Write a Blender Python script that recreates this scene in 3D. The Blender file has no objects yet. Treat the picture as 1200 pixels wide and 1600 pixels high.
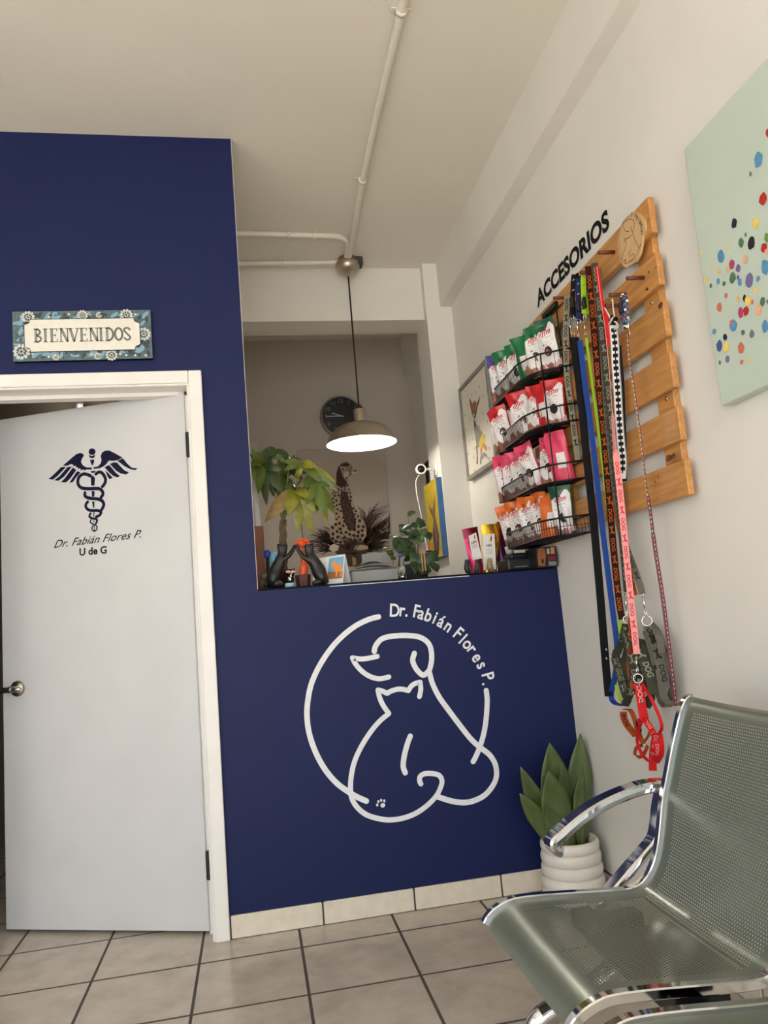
import bpy, bmesh, math, random
from mathutils import Vector, Matrix
random.seed(7)
PI = math.pi
# ------------------------------------------------------------------ camera
CAM = Vector((0.0, -2.9, 1.0875))
FPX = 1172.78
YAW, PITCH, ROLL = map(math.radians, (10.4925, 7.76772, -4.76996))
CF = Vector((math.sin(YAW)*math.cos(PITCH), math.cos(YAW)*math.cos(PITCH), math.sin(PITCH)))
_r0 = Vector((math.cos(YAW), -math.sin(YAW), 0)); _u0 = _r0.cross(CF)
CR = _r0*math.cos(ROLL) + _u0*math.sin(ROLL)
CU = -_r0*math.sin(ROLL) + _u0*math.cos(ROLL)
SC = bpy.context.scene
COL = SC.collection
cd = bpy.data.cameras.new('camera'); cam = bpy.data.objects.new('camera', cd); COL.objects.link(cam)
cd.sensor_fit = 'VERTICAL'; cd.sensor_height = 36; cd.lens = FPX/1600*36; cd.clip_start = 0.02
cam.matrix_world = Matrix(((CR.x, CU.x, -CF.x, CAM.x), (CR.y, CU.y, -CF.y, CAM.y), (CR.z, CU.z, -CF.z, CAM.z), (0, 0, 0, 1)))
SC.camera = cam
# ------------------------------------------------------------------ light and exposure
SC.view_settings.view_transform = 'Standard'; SC.view_settings.look = 'None'
SC.view_settings.exposure = 0.30; SC.view_settings.gamma = 1; SC.view_settings.use_curve_mapping = False
SKY_STRENGTH = 3.0
SUN_STRENGTH = 18.0
BULB_POWER = 8.0
w = bpy.data.worlds.new('sky'); SC.world = w; w.use_nodes = True
nt = w.node_tree; bg = nt.nodes['Background']
bg.inputs[0].default_value = (0.86, 0.93, 1.0, 1); bg.inputs[1].default_value = SKY_STRENGTH
sl = bpy.data.lights.new('sun', 'SUN'); sun = bpy.data.objects.new('sun', sl); COL.objects.link(sun)
sl.energy = SUN_STRENGTH; sl.angle = 0.02; sl.color = (1.0, 0.95, 0.87)
sun.rotation_euler = Vector((0.2, 0.5, -1.0)).to_track_quat('-Z', 'Y').to_euler()
pl = bpy.data.lights.new('entrance_portal', 'AREA'); po = bpy.data.objects.new('entrance_portal', pl); COL.objects.link(po)
pl.shape = 'RECTANGLE'; pl.size = 3.5; pl.size_y = 2.6; pl.cycles.is_portal = True
po.location = (-0.75, -4.74, 1.3); po.rotation_euler = (PI/2, 0, 0)

pl2 = bpy.data.lights.new('added_opening_portal', 'AREA'); po2 = bpy.data.objects.new('added_opening_portal', pl2); COL.objects.link(po2)
pl2.shape = 'RECTANGLE'; pl2.size = 2.2; pl2.size_y = 2.1; pl2.cycles.is_portal = True
po2.location = (-2.76, -3.45, 1.45); po2.rotation_euler = (0, -PI/2, 0)  # sky portal for the unseen side opening added to brighten the right wall
# ------------------------------------------------------------------ helpers
def P(px, py, x=None, y=None, z=None):
    """the point where the line of sight through a photo pixel meets a real plane of the room"""
    d = CF*FPX + CR*(px-600) + CU*(800-py)
    if x is not None: t = (x-CAM.x)/d.x
    elif y is not None: t = (y-CAM.y)/d.y
    else: t = (z-CAM.z)/d.z
    return CAM + d*t
def PN(px, py, pt, n):
    d = CF*FPX + CR*(px-600) + CU*(800-py)
    return CAM + d*((pt-CAM).dot(n)/d.dot(n))
def lin(c): return tuple(((v/255/12.92) if v/255 <= .04045 else ((v/255+.055)/1.055)**2.4) for v in c)
def crop(ox, oy, s): return lambda x, y: (ox+x/s, oy+y/s)

MATS = {}
def mat(name, rgb, rough=.5, metal=0, noise=0, nscale=20, bump=0, bscale=60, emit=0, spec=None, trans=0, coat=0, sheen=0, linear=False):
    """procedural principled material; rgb is the sRGB colour of the thing itself"""
    if name in MATS: return MATS[name]
    m = bpy.data.materials.new(name); m.use_nodes = True; MATS[name] = m
    n = m.node_tree.nodes; l = m.node_tree.links; b = n['Principled BSDF']
    c = rgb if linear else lin(rgb)
    b.inputs['Base Color'].default_value = (*c, 1); b.inputs['Roughness'].default_value = rough; b.inputs['Metallic'].default_value = metal
    if spec is not None: b.inputs['Specular IOR Level'].default_value = spec
    if trans: b.inputs['Transmission Weight'].default_value = trans
    if coat: b.inputs['Coat Weight'].default_value = coat
    if emit: b.inputs['Emission Color'].default_value = (*c, 1); b.inputs['Emission Strength'].default_value = emit
    m.diffuse_color = (*c, 1)
    if noise or bump:
        tc = n.new('ShaderNodeNewGeometry')
    if noise:
        nz = n.new('ShaderNodeTexNoise'); nz.inputs['Scale'].default_value = nscale; nz.inputs['Detail'].default_value = 5
        l.new(tc.outputs['Position'], nz.inputs['Vector'])
        mr = n.new('ShaderNodeMapRange'); mr.inputs[1].default_value = .3; mr.inputs[2].default_value = .7
        mr.inputs[3].default_value = 1-noise; mr.inputs[4].default_value = 1+noise
        l.new(nz.outputs[0], mr.inputs[0])
        mx = n.new('ShaderNodeMix'); mx.data_type = 'RGBA'; mx.blend_type = 'MULTIPLY'; mx.inputs[0].default_value = 1
        mx.inputs[6].default_value = (*c, 1); l.new(mr.outputs[0], mx.inputs[7]); l.new(mx.outputs[2], b.inputs['Base Color'])
    if bump:
        nb = n.new('ShaderNodeTexNoise'); nb.inputs['Scale'].default_value = bscale; nb.inputs['Detail'].default_value = 4
        l.new(tc.outputs['Position'], nb.inputs['Vector'])
        bp = n.new('ShaderNodeBump'); bp.inputs['Strength'].default_value = bump; bp.inputs['Distance'].default_value = .01
        l.new(nb.outputs[0], bp.inputs['Height']); l.new(bp.outputs[0], b.inputs['Normal'])
    return m

def catmull(pts, n=6, closed=False):
    pts = [Vector(p) for p in pts]
    if len(pts) < 3: return pts
    out = []; N = len(pts); rng = N if closed else N-1
    for i in range(rng):
        g = lambda k: pts[k % N] if closed else pts[min(max(k, 0), N-1)]
        a, b, c, d = g(i-1), g(i), g(i+1), g(i+2)
        for k in range(n):
            t = k/n
            out.append(.5*((2*b)+(c-a)*t+(2*a-5*b+4*c-d)*t*t+(3*b-a-3*c+d)*t**3))
    if not closed: out.append(pts[-1])
    return out

class MB:
    def __init__(s): s.v = []; s.f = []; s.m = []; s.s = []
    def add(s, vs, fs, mi=0, sm=False):
        o = len(s.v); s.v += [Vector(p) for p in vs]
        for f in fs: s.f.append([i+o for i in f]); s.m.append(mi); s.s.append(sm)
        return s
    def box(s, a, b, mi=0, M=None):
        x0, y0, z0 = a; x1, y1, z1 = b
        vs = [Vector(p) for p in ((x0,y0,z0),(x1,y0,z0),(x1,y1,z0),(x0,y1,z0),(x0,y0,z1),(x1,y0,z1),(x1,y1,z1),(x0,y1,z1))]
        if M: vs = [M @ p for p in vs]
        return s.add(vs, [(0,3,2,1),(4,5,6,7),(0,1,5,4),(1,2,6,5),(2,3,7,6),(3,0,4,7)], mi)
    def bbox(s, a, b, bev=.004, seg=2, mi=0, M=None):
        """box with rounded edges"""
        bm = bmesh.new(); bmesh.ops.create_cube(bm, size=1)
        a = Vector(a); b = Vector(b); c = (a+b)/2; d = b-a
        for v in bm.verts: v.co = Vector((c.x+v.co.x*d.x, c.y+v.co.y*d.y, c.z+v.co.z*d.z))
        bmesh.ops.bevel(bm, geom=list(bm.edges), offset=min(bev, min(abs(k) for k in d)*.45), segments=seg, affect='EDGES', profile=.5)
        bm.verts.index_update()
        vs = [(M @ v.co) if M else v.co.copy() for v in bm.verts]; fs = [[v.index for v in f.verts] for f in bm.faces]
        bm.free(); return s.add(vs, fs, mi, False)
    def tube(s, pts, r, seg=8, closed=False, mi=0, cap=True, flat=None, up=None):
        pts = [Vector(p) for p in pts]; N = len(pts); rs = r if isinstance(r, (list, tuple)) else [r]*N
        T = []
        for i in range(N):
            a = pts[(i-1) % N] if (closed or i > 0) else pts[0]; b = pts[(i+1) % N] if (closed or i < N-1) else pts[-1]
            T.append((b-a).normalized())
        nrm = Vector(up) if up else (Vector((0,0,1)) if abs(T[0].z) < .9 else Vector((1,0,0)))
        vs = []
        for i in range(N):
            nrm = (nrm - T[i]*nrm.dot(T[i])).normalized(); bi = T[i].cross(nrm)
            for k in range(seg):
                a = 2*PI*k/seg; ra = rs[i]; rb = rs[i]*(flat if flat else 1)
                vs.append(pts[i] + nrm*math.cos(a)*ra + bi*math.sin(a)*rb)
        fs = []
        for i in range(N if closed else N-1):
            j = (i+1) % N
            for k in range(seg): fs.append((i*seg+k, i*seg+(k+1) % seg, j*seg+(k+1) % seg, j*seg+k))
        s.add(vs, fs, mi, True)
        if cap and not closed:
            o = len(s.v)-N*seg
            s.f.append([o+k for k in range(seg)][::-1]); s.m.append(mi); s.s.append(False)
            s.f.append([o+(N-1)*seg+k for k in range(seg)]); s.m.append(mi); s.s.append(False)
        return s
    def lathe(s, prof, c=(0,0,0), seg=32, mi=0, M=None, sm=True):
        c = Vector(c); vs = []; fs = []; n = len(prof)
        for r, z in prof:
            for k in range(seg):
                a = 2*PI*k/seg; p = Vector((r*math.cos(a), r*math.sin(a), z))
                vs.append((M @ p if M else p)+c)
        for i in range(n-1):
            for k in range(seg): fs.append((i*seg+k, i*seg+(k+1) % seg, (i+1)*seg+(k+1) % seg, (i+1)*seg+k))
        return s.add(vs, fs, mi, sm)
    def ball(s, c, r, seg=16, rings=10, mi=0, M=None):
        c = Vector(c); r = r if isinstance(r, (tuple, list)) else (r, r, r); vs = []; fs = []
        for i in range(rings+1):
            t = PI*i/rings
            for k in range(seg):
                a = 2*PI*k/seg; p = Vector((r[0]*math.sin(t)*math.cos(a), r[1]*math.sin(t)*math.sin(a), -r[2]*math.cos(t)))
                vs.append((M @ p if M else p)+c)
        for i in range(rings):
            for k in range(seg): fs.append((i*seg+k, i*seg+(k+1) % seg, (i+1)*seg+(k+1) % seg, (i+1)*seg+k))
        return s.add(vs, fs, mi, True)
    def poly(s, pts, mi=0): return s.add(pts, [list(range(len(pts)))], mi)
    def prism(s, pts, d, mi=0, mside=None):
        pts = [Vector(p) for p in pts]; d = Vector(d); n = len(pts)
        s.add(pts + [p+d for p in pts], [list(range(n)), list(range(2*n-1, n-1, -1))], mi)
        o = len(s.v)-2*n
        for i in range(n):
            s.f.append([o+i, o+i+n, o+(i+1) % n+n, o+(i+1) % n]); s.m.append(mi if mside is None else mside); s.s.append(False)
        return s
    def stroke(s, pts, wd, n, mi=0, lift=0, rnd=True, smooth=True, closed=False):
        """a flat painted line of width wd lying in the plane with normal n"""
        pts = catmull(pts, 5, closed) if smooth else [Vector(p) for p in pts]
        n = Vector(n).normalized(); N = len(pts); ws = wd if isinstance(wd, (list, tuple)) else None
        L = []; Rr = []
        for i in range(N):
            a = pts[i-1] if i > 0 else (pts[-1] if closed else pts[0]); b = pts[i+1] if i < N-1 else (pts[0] if closed else pts[-1])
            t = (b-a).normalized(); sd = n.cross(t).normalized(); h = (ws[0]+(ws[-1]-ws[0])*i/(N-1) if ws else wd)/2
            L.append(pts[i]+sd*h+n*lift); Rr.append(pts[i]-sd*h+n*lift)
        fs = [(i, i+1, N+i+1, N+i) for i in range(N-1)]
        if closed: fs.append((N-1, 0, N, 2*N-1))
        s.add(L+Rr, fs, mi)
        if rnd and not closed:
            for k, e in ((0, 0), (1, N-1)):
                h = (L[e]-Rr[e]).length/2; c = (L[e]+Rr[e])/2; u = (L[e]-Rr[e]).normalized(); v2 = n.cross(u)
                s.poly([c+u*h*math.cos(2*PI*j/14)+v2*h*math.sin(2*PI*j/14)+n*1e-5*(k+1) for j in range(14)], mi)
        return s
    def disc(s, c, r, u, v, mi=0, seg=16, jit=0):
        c = Vector(c); r = r if isinstance(r, (tuple, list)) else (r, r); u = Vector(u); v = Vector(v); pts = []
        for j in range(seg):
            k = 1+random.uniform(-jit, jit); a = 2*PI*j/seg
            pts.append(c+u*r[0]*k*math.cos(a)+v*r[1]*k*math.sin(a))
        return s.poly(pts, mi)
    def build(s, name, mats, parent=None, local=False, autosmooth=None):
        me = bpy.data.meshes.new(name)
        mats = mats if isinstance(mats, (list, tuple)) else [mats]
        if local: org = Vector((0,0,0))
        else:
            lo = Vector([min(p[i] for p in s.v) for i in range(3)]); hi = Vector([max(p[i] for p in s.v) for i in range(3)])
            org = (lo+hi)/2
            if parent is None: org.z = lo.z
        me.from_pydata([p-org for p in s.v], [], s.f)
        for m in mats: me.materials.append(m)
        for p, mi, sm in zip(me.polygons, s.m, s.s): p.material_index = mi; p.use_smooth = sm
        me.update()
        o = bpy.data.objects.new(name, me); COL.objects.link(o)
        if parent is not None:
            o.parent = parent
            o.location = org if local else org-Vector(parent['_w'] if '_w' in parent.keys() else parent.location)
        else: o.location = org
        if parent is not None and not local: WORLD[o.name] = org.copy()
        return o
WORLD = {}
def childof(mb, name, mats, part):
    """a sub-part: child of a part that sits at a known place"""
    o = mb.build(name, mats, None); w0 = o.location.copy(); o.parent = part
    o.location = w0-WORLD[part.name]; return o
def tag(o, label=None, cat=None, group=None, kind=None):
    if label: o['label'] = label
    if cat: o['category'] = cat
    if group: o['group'] = group
    if kind: o['kind'] = kind
    return o
def thing(name, label, cat, loc, group=None, rot=None, kind=None):
    o = bpy.data.objects.new(name, None); COL.objects.link(o); o.location = Vector(loc); o.empty_display_size = .05
    if rot: o.rotation_euler = rot
    return tag(o, label, cat, group, kind)
def struct(mb, name, mats, label=None, parent=None):
    o = mb.build(name, mats, parent); 
    if parent is None: tag(o, label, None, None, 'structure')
    return o
_glyph = {}
def text2d(body, off=0.0, shear=0.0, res=4):
    k = (body, off, shear, res)
    if k in _glyph: return _glyph[k]
    cu = bpy.data.curves.new('t', 'FONT'); cu.body = body; cu.offset = off; cu.shear = shear; cu.resolution_u = res; cu.size = 1
    o = bpy.data.objects.new('t', cu); COL.objects.link(o)
    dg = bpy.context.evaluated_depsgraph_get(); dg.update()
    me = bpy.data.meshes.new_from_object(o.evaluated_get(dg))
    vs = [(v.co.x, v.co.y) for v in me.vertices]; fs = [list(p.vertices) for p in me.polygons]
    bpy.data.objects.remove(o); bpy.data.curves.remove(cu); bpy.data.meshes.remove(me)
    _glyph[k] = (vs, fs); return _glyph[k]
def put_text(mb, body, fn, size=1, sx=1, mi=0, off=0.0, shear=0.0, center=True, fit=None):
    """letters laid on a surface; fn maps (u, v) in metres to a point"""
    vs, fs = text2d(body, off, shear)
    if not vs: return
    x0 = min(p[0] for p in vs); x1 = max(p[0] for p in vs); y0 = min(p[1] for p in vs); y1 = max(p[1] for p in vs)
    if fit: sxx = fit[0]/(x1-x0); syy = fit[1]/(y1-y0)
    else: sxx = size*sx; syy = size
    cx, cy = ((x0+x1)/2, (y0+y1)/2) if center else (x0, 0)
    mb.add([fn((p[0]-cx)*sxx, (p[1]-cy)*syy) for p in vs], fs, mi)
def plane_fn(c, u, v, ang=0):
    c = Vector(c); u = Vector(u); v = Vector(v); a = math.radians(ang); U = u*math.cos(a)+v*math.sin(a); V = -u*math.sin(a)+v*math.cos(a)
    return lambda x, y: c+U*x+V*y
def extrude(mb, path, sec, mi=0, side=None):
    """sweep a section with crisp edges along a path lying in an x-z plane"""
    S_ = Vector(side or (0,1,0)); k = len(sec); rows = []
    for i, p in enumerate(path):
        t = (path[min(i+1, len(path)-1)]-path[max(i-1, 0)]).normalized(); nn = t.cross(S_).normalized(); nn = -nn if nn.dot(Vector((-t.z, 0, t.x))) < 0 else nn
        rows.append([p+S_*a+nn*b for a, b in sec])
    n = len(path)
    for j in range(k):
        mb.add([r_[j] for r_ in rows]+[r_[(j+1) % k] for r_ in rows], [(i, n+i, n+i+1, i+1) for i in range(n-1)], mi, True)
    mb.add(rows[0], [list(range(k))[::-1]], mi); mb.add(rows[-1], [list(range(k))], mi); return mb
def skin(name, m, verts, edges, radii, root=0, parent=None, sub=2):
    """one continuous organic body grown over a skeleton"""
    org = sum((Vector(v) for v in verts), Vector())/len(verts)
    bm = bmesh.new(); lay = bm.verts.layers.skin.verify()
    bv = [bm.verts.new(Vector(v)-org) for v in verts]
    for e in edges: bm.edges.new((bv[e[0]], bv[e[1]]))
    for i, v in enumerate(bv):
        r = radii[i]; v[lay].radius = r if isinstance(r, tuple) else (r, r); v[lay].use_root = (i == root)
    me = bpy.data.meshes.new(name); bm.to_mesh(me); bm.free(); me.materials.append(m)
    o = bpy.data.objects.new(name, me); COL.objects.link(o)
    o.modifiers.new('skin', 'SKIN').use_smooth_shade = True
    ss = o.modifiers.new('sub', 'SUBSURF'); ss.levels = sub; ss.render_levels = sub
    o.location = org
    if parent is not None: o.parent = parent; o.location = org-parent.location; WORLD[o.name] = org.copy()
    return o
X, Y, Z = Vector((1,0,0)), Vector((0,1,0)), Vector((0,0,1))
# ------------------------------------------------------------------ room materials
XR = 1.235; ZC = 3.08; YB = 2.26; YREAR = -4.7; XL = -2.7; YP = 1.09; CT = 1.222
M_WHITE = mat('white_wall_paint', (226,222,214), .6, noise=.03, nscale=3, bump=.10, bscale=35)
M_CEIL = mat('white_ceiling_paint', (226,220,208), .75, noise=.02, nscale=3, bump=.06, bscale=45)
M_BLUE = mat('navy_wall_paint', (18,29,75), .55, noise=.05, nscale=4, bump=.03, bscale=30, spec=.25)
M_TRIMW = mat('white_gloss_paint', (232,228,222), .38, noise=.03, nscale=9)
M_DOOR = mat('white_door_paint', (205,204,205), .4, noise=.025, nscale=5)
M_DARKROOM = mat('brown_panelling', (128,116,100), .7, noise=.1, nscale=6)
def tile_mat(name, x0, px, y0, py, axes=('X','Y'), c=(196,184,170), grout=(84,74,70), gw=.0095, rough=.22):
    m = bpy.data.materials.new(name); m.use_nodes = True; n = m.node_tree.nodes; l = m.node_tree.links; b = n['Principled BSDF']
    g = n.new('ShaderNodeNewGeometry'); sp = n.new('ShaderNodeSeparateXYZ'); l.new(g.outputs['Position'], sp.inputs[0])
    masks = []; cells = []
    for ax, o, p in ((axes[0], x0, px), (axes[1], y0, py)):
        a = n.new('ShaderNodeMath'); a.operation = 'SUBTRACT'; l.new(sp.outputs[ax], a.inputs[0]); a.inputs[1].default_value = o-p*40
        d = n.new('ShaderNodeMath'); d.operation = 'DIVIDE'; l.new(a.outputs[0], d.inputs[0]); d.inputs[1].default_value = p
        fl = n.new('ShaderNodeMath'); fl.operation = 'FLOOR'; l.new(d.outputs[0], fl.inputs[0]); cells.append(fl)
        fr = n.new('ShaderNodeMath'); fr.operation = 'FRACT'; l.new(d.outputs[0], fr.inputs[0])
        s1 = n.new('ShaderNodeMath'); s1.operation = 'SUBTRACT'; l.new(fr.outputs[0], s1.inputs[0]); s1.inputs[1].default_value = .5
        ab = n.new('ShaderNodeMath'); ab.operation = 'ABSOLUTE'; l.new(s1.outputs[0], ab.inputs[0])
        mr = n.new('ShaderNodeMapRange'); l.new(ab.outputs[0], mr.inputs[0])
        mr.inputs[1].default_value = .5-gw/p/2-.0015; mr.inputs[2].default_value = .5-gw/p/2+.0015
        masks.append(mr)
    mx = n.new('ShaderNodeMath'); mx.operation = 'MAXIMUM'; l.new(masks[0].outputs[0], mx.inputs[0]); l.new(masks[1].outputs[0], mx.inputs[1])
    cb = n.new('ShaderNodeCombineXYZ'); l.new(cells[0].outputs[0], cb.inputs[0]); l.new(cells[1].outputs[0], cb.inputs[1])
    wn = n.new('ShaderNodeTexWhiteNoise'); l.new(cb.outputs[0], wn.inputs[0])
    nz = n.new('ShaderNodeTexNoise'); nz.inputs['Scale'].default_value = 9; nz.inputs['Detail'].default_value = 8; nz.inputs['Roughness'].default_value = .65
    va = n.new('ShaderNodeVectorMath'); va.operation = 'MULTIPLY_ADD'; l.new(wn.outputs['Color'], va.inputs[0]); va.inputs[1].default_value = (9,9,9); l.new(g.outputs['Position'], va.inputs[2])
    l.new(va.outputs[0], nz.inputs['Vector'])
    cr = n.new('ShaderNodeValToRGB'); l.new(nz.outputs[0], cr.inputs[0])
    e = cr.color_ramp.elements; e[0].position = .32; e[1].position = .68
    e[0].color = (*lin([v*.93 for v in c]), 1); e[1].color = (*lin([min(255, v*1.05) for v in c]), 1)
    mc = n.new('ShaderNodeMix'); mc.data_type = 'RGBA'; l.new(mx.outputs[0], mc.inputs[0]); l.new(cr.outputs[0], mc.inputs[6]); mc.inputs[7].default_value = (*lin(grout), 1)
    l.new(mc.outputs[2], b.inputs['Base Color'])
    rm = n.new('ShaderNodeMapRange'); l.new(mx.outputs[0], rm.inputs[0]); rm.inputs[3].default_value = rough; rm.inputs[4].default_value = .8; l.new(rm.outputs[0], b.inputs['Roughness'])
    bp = n.new('ShaderNodeBump'); bp.invert = True; bp.inputs['Strength'].default_value = .5; bp.inputs['Distance'].default_value = .002
    l.new(mx.outputs[0], bp.inputs['Height']); l.new(bp.outputs[0], b.inputs['Normal'])
    return m
M_FLOOR = tile_mat('beige_floor_tile', .1014, .3380, -.164, .3335)
M_BASE = mat('beige_baseboard_tile', (216,206,188), .3, noise=.06, nscale=30)
M_GROUT = mat('dark_grout', (70,62,60), .8)
M_PAVE = mat('street_pavement', (176,172,164), .9, noise=.05, nscale=2)

# ------------------------------------------------------------------ shell
struct(MB().box((XL-.15, YREAR, -.08), (XR+.12, YB+.1, 0)), 'floor', M_FLOOR)
struct(MB().box((XL-.15, YREAR-.15, ZC), (XR+.12, YB+.1, ZC+.12)), 'ceiling', M_CEIL)
struct(MB().box((-12, -16, -.13), (12, YREAR, -.03)), 'ground_street', M_PAVE)
struct(MB().box((XR, YREAR-.15, 0), (XR+.12, YB+.1, ZC)), 'wall_right', M_WHITE)
struct(MB().box((XL-.12, YREAR-.15, 0), (XL, -4.5, ZC)).box((XL-.12, -2.4, 0), (XL, YB, ZC)).box((XL-.12, -4.5, 2.55), (XL, -2.4, ZC)).box((XL-.12, -4.5, 0), (XL, -2.4, .35)), 'wall_left', M_WHITE)  # unseen side opening added so daylight reaches the lower right wall
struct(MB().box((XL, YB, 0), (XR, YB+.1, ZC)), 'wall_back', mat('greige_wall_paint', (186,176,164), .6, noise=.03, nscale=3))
# the street front behind the camera: a wide open shop entrance under a lintel
struct(MB().box((XL, YREAR-.15, 2.65), (XR, YREAR, ZC)).box((XL, YREAR-.15, 0), (-2.5, YREAR, 2.65)).box((1.0, YREAR-.15, 0), (XR, YREAR, 2.65)), 'wall_rear', M_WHITE)
# blue wall: column, door head, and the half wall that carries the counter
def wallbox(mb, a, b):
    o = len(mb.f); mb.box(a, b, 1); mb.m[o+2] = 0      # only the face towards the room is painted navy
wf = MB()
wallbox(wf, (XL, 0, 0), (-1.10, .12, ZC)); wallbox(wf, (-1.10, 0, 2.035), (-.195, .12, ZC))
wallbox(wf, (-.195, 0, 0), (.025, .12, ZC)); wallbox(wf, (.025, 0, 0), (XR, .12, 1.2155))
struct(wf, 'wall_front', [M_BLUE, M_WHITE])
struct(MB().box((.0252, -.0005, CT), (.0275, .1195, ZC)), 'trim_2', mat('grey_plaster_edge', (178,174,170), .7))
struct(MB().box((-.10, .12, 0), (.0, YB, ZC)), 'wall_partition', M_WHITE)
struct(MB().box((XL, 1.75, 0), (-.75, YB, 2.6)), 'wall_consulting', M_DARKROOM)
struct(MB().box((XR-.068, YREAR, 2.815), (XR, YP, ZC)).box((XR-.05, YP+.27, 2.79), (XR, YB, ZC)), 'ceiling_beam', M_WHITE)
struct(MB().box((1.083, YP, 0), (XR, YP+.27, ZC)), 'pillar', M_WHITE)
struct(MB().box((0, 1.15, 2.763), (1.083, 1.36, ZC)), 'lintel_beam', M_WHITE)
# baseboards made of cut tiles
bb = MB(); js = [-.138]+[P(px, py, y=-.011).x for px, py in ((505.4,1427),(648.3,1405),(784.6,1385))]
step = js[3]-js[2]; js += [js[3]+step, XR]
js = [j for j in js if j <= XR]
for a, b in zip(js, js[1:]): bb.bbox((a+.003, -.011, .002), (b-.003, 0, .079), .003, 1, 0)
bb.box((js[0], -.006, 0), (XR, 0, .075), 1)
struct(bb, 'baseboard_front', [M_BASE, M_GROUT])
bb = MB(); y = -.012
while y > YREAR+.3:
    bb.bbox((XR-.011, y-.33, .002), (XR, y-.004, .079), .003, 1, 0); y -= .334
bb.box((XR-.006, YREAR, 0), (XR, -.012, .083), 1)
struct(bb, 'baseboard_right', [M_BASE, M_GROUT])
# door casing
tr = MB()
tr.bbox((-.190, -.018, 0), (-.140, 0, 2.086), .004, 2).bbox((-1.155, -.018, 0), (-1.105, 0, 2.086), .004, 2).bbox((-1.1045, -.018, 2.036), (-.1905, 0, 2.086), .004, 2)
tr.bbox((-.197, -.011, 0), (-.188, .02, 2.04), .003, 1).bbox((-1.107, -.011, 0), (-1.098, .02, 2.04), .003, 1).bbox((-1.105, -.011, 2.028), (-.19, .02, 2.038), .003, 1)
tr.box((-.2, .0, 0), (-.194, .12, 2.04)).box((-1.105, 0, 0), (-1.099, .12, 2.04)).box((-1.105, 0, 2.03), (-.194, .12, 2.036))
tr.box((-.215, .075, 0), (-.2, .12, 2.03)).box((-1.105, .075, 2.015), (-.2, .12, 2.03))
struct(tr, 'trim_1', M_TRIMW)
# counter ledge on the half wall
M_LEDGE = mat('black_counter_edge', (14,14,16), .6, spec=.2); 
ct = tag(MB().bbox((.027, -.003, 1.2155), (XR, .62, CT), .003, 1).build('counter_ledge', M_LEDGE), 'thin black counter top running along the top of the navy half wall', 'counter')
tag(MB().box((.30, -.0015, 1.2115), (.86, 0, 1.214)).build('edge_strip', mat('edge_highlight_and_wear', (225,225,225), .5)), 'thin white line of painted highlight and worn paint under the black counter edge on the navy wall', 'edging', kind='structure')  # white strip paints in the edge highlight along with some worn paint

# ------------------------------------------------------------------ door leaf
H = Vector((-.2165, .066, 0)); FE = Vector((-.998, .395, 0)); DU = (FE-H).normalized(); DN = Vector((DU.y, -DU.x, 0)); 
if DN.y > 0: DN = -DN
DW = (FE-H).length; DTOP = PN(5, 655, H, DN).z
D = lambda px, py, lift=.0008: PN(px, py, H, DN)+DN*lift
door = thing('door_1', 'white flush door standing ajar with a navy winged staff emblem', 'door', H, kind='structure')
R4 = Matrix.Translation(H) @ Matrix(((DU.x, -DN.x, 0, 0), (DU.y, -DN.y, 0, 0), (0, 0, 1, 0), (0, 0, 0, 1)))
leaf = MB().bbox((0, 0, .012), (DW, .04, DTOP), .002, 1, 0, R4).build('door_leaf', M_DOOR, door)
M_NAVY = mat('navy_vinyl', (20,20,48), .6, spec=.15)
M_BLACKINK = mat('black_ink', (20,20,24), .6, spec=.15)
em = MB(); cc = crop(60, 680, 6.6667); dd = lambda a: [D(*cc(*p)) for p in a]
for pts in ([(650,215),(665,180),(700,160),(740,160),(800,190),(875,232),(835,258),(790,268),(735,265),(710,300),(680,325),(640,345),(580,352),(570,335),(620,325),(650,295),(658,260)],
    [(880,240),(930,300),(975,340),(1035,345),(1010,365),(960,355),(900,325),(825,268)],
    [(745,300),(780,285),(820,285),(850,320),(895,365),(945,388),(915,410),(860,400),(810,370)],
    [(690,335),(735,310),(770,345),(810,395),(850,425),(825,440),(780,425),(740,390)], [(695,365),(735,400),(775,445),(740,458),(722,430)],
    [(475,215),(468,195),(440,185),(400,195),(350,235),(255,318),(300,318),(345,300),(370,312),(355,325),(395,318),(390,335),(415,335),(410,352),(440,345),(440,368),(470,355),(475,370),(500,358),(560,358),(556,338),(500,335),(465,315),(445,280),(455,245)],
    [(240,332),(290,330),(200,425),(150,465),(105,455),(150,420)], [(305,332),(350,328),(270,430),(210,475),(165,470),(220,430)],
    [(360,337),(397,362),(330,455),(290,492),(235,490),(275,450)], [(405,375),(440,388),(395,440),(360,490),(325,495),(350,455)],
    [(525,205),(560,217),(592,203),(585,232),(560,240),(535,232)], [(540,255),(583,255),(580,285),(563,318),(545,285)],
    [(548,445),(570,418),(590,445),(585,525),(550,525)], [(555,580),(588,585),(583,640),(560,640)], [(560,690),(585,692),(583,755),(570,757)],
    [(575,800),(586,805),(582,850),(574,848)], [(577,880),(584,880),(584,910),(577,910)], [(540,375),(600,370),(590,390),(560,395)]):
    em.poly(dd(pts))
em.poly(dd([(560+36*math.cos(a*PI/10), 172+35*math.sin(a*PI/10)) for a in range(20)]))
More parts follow.
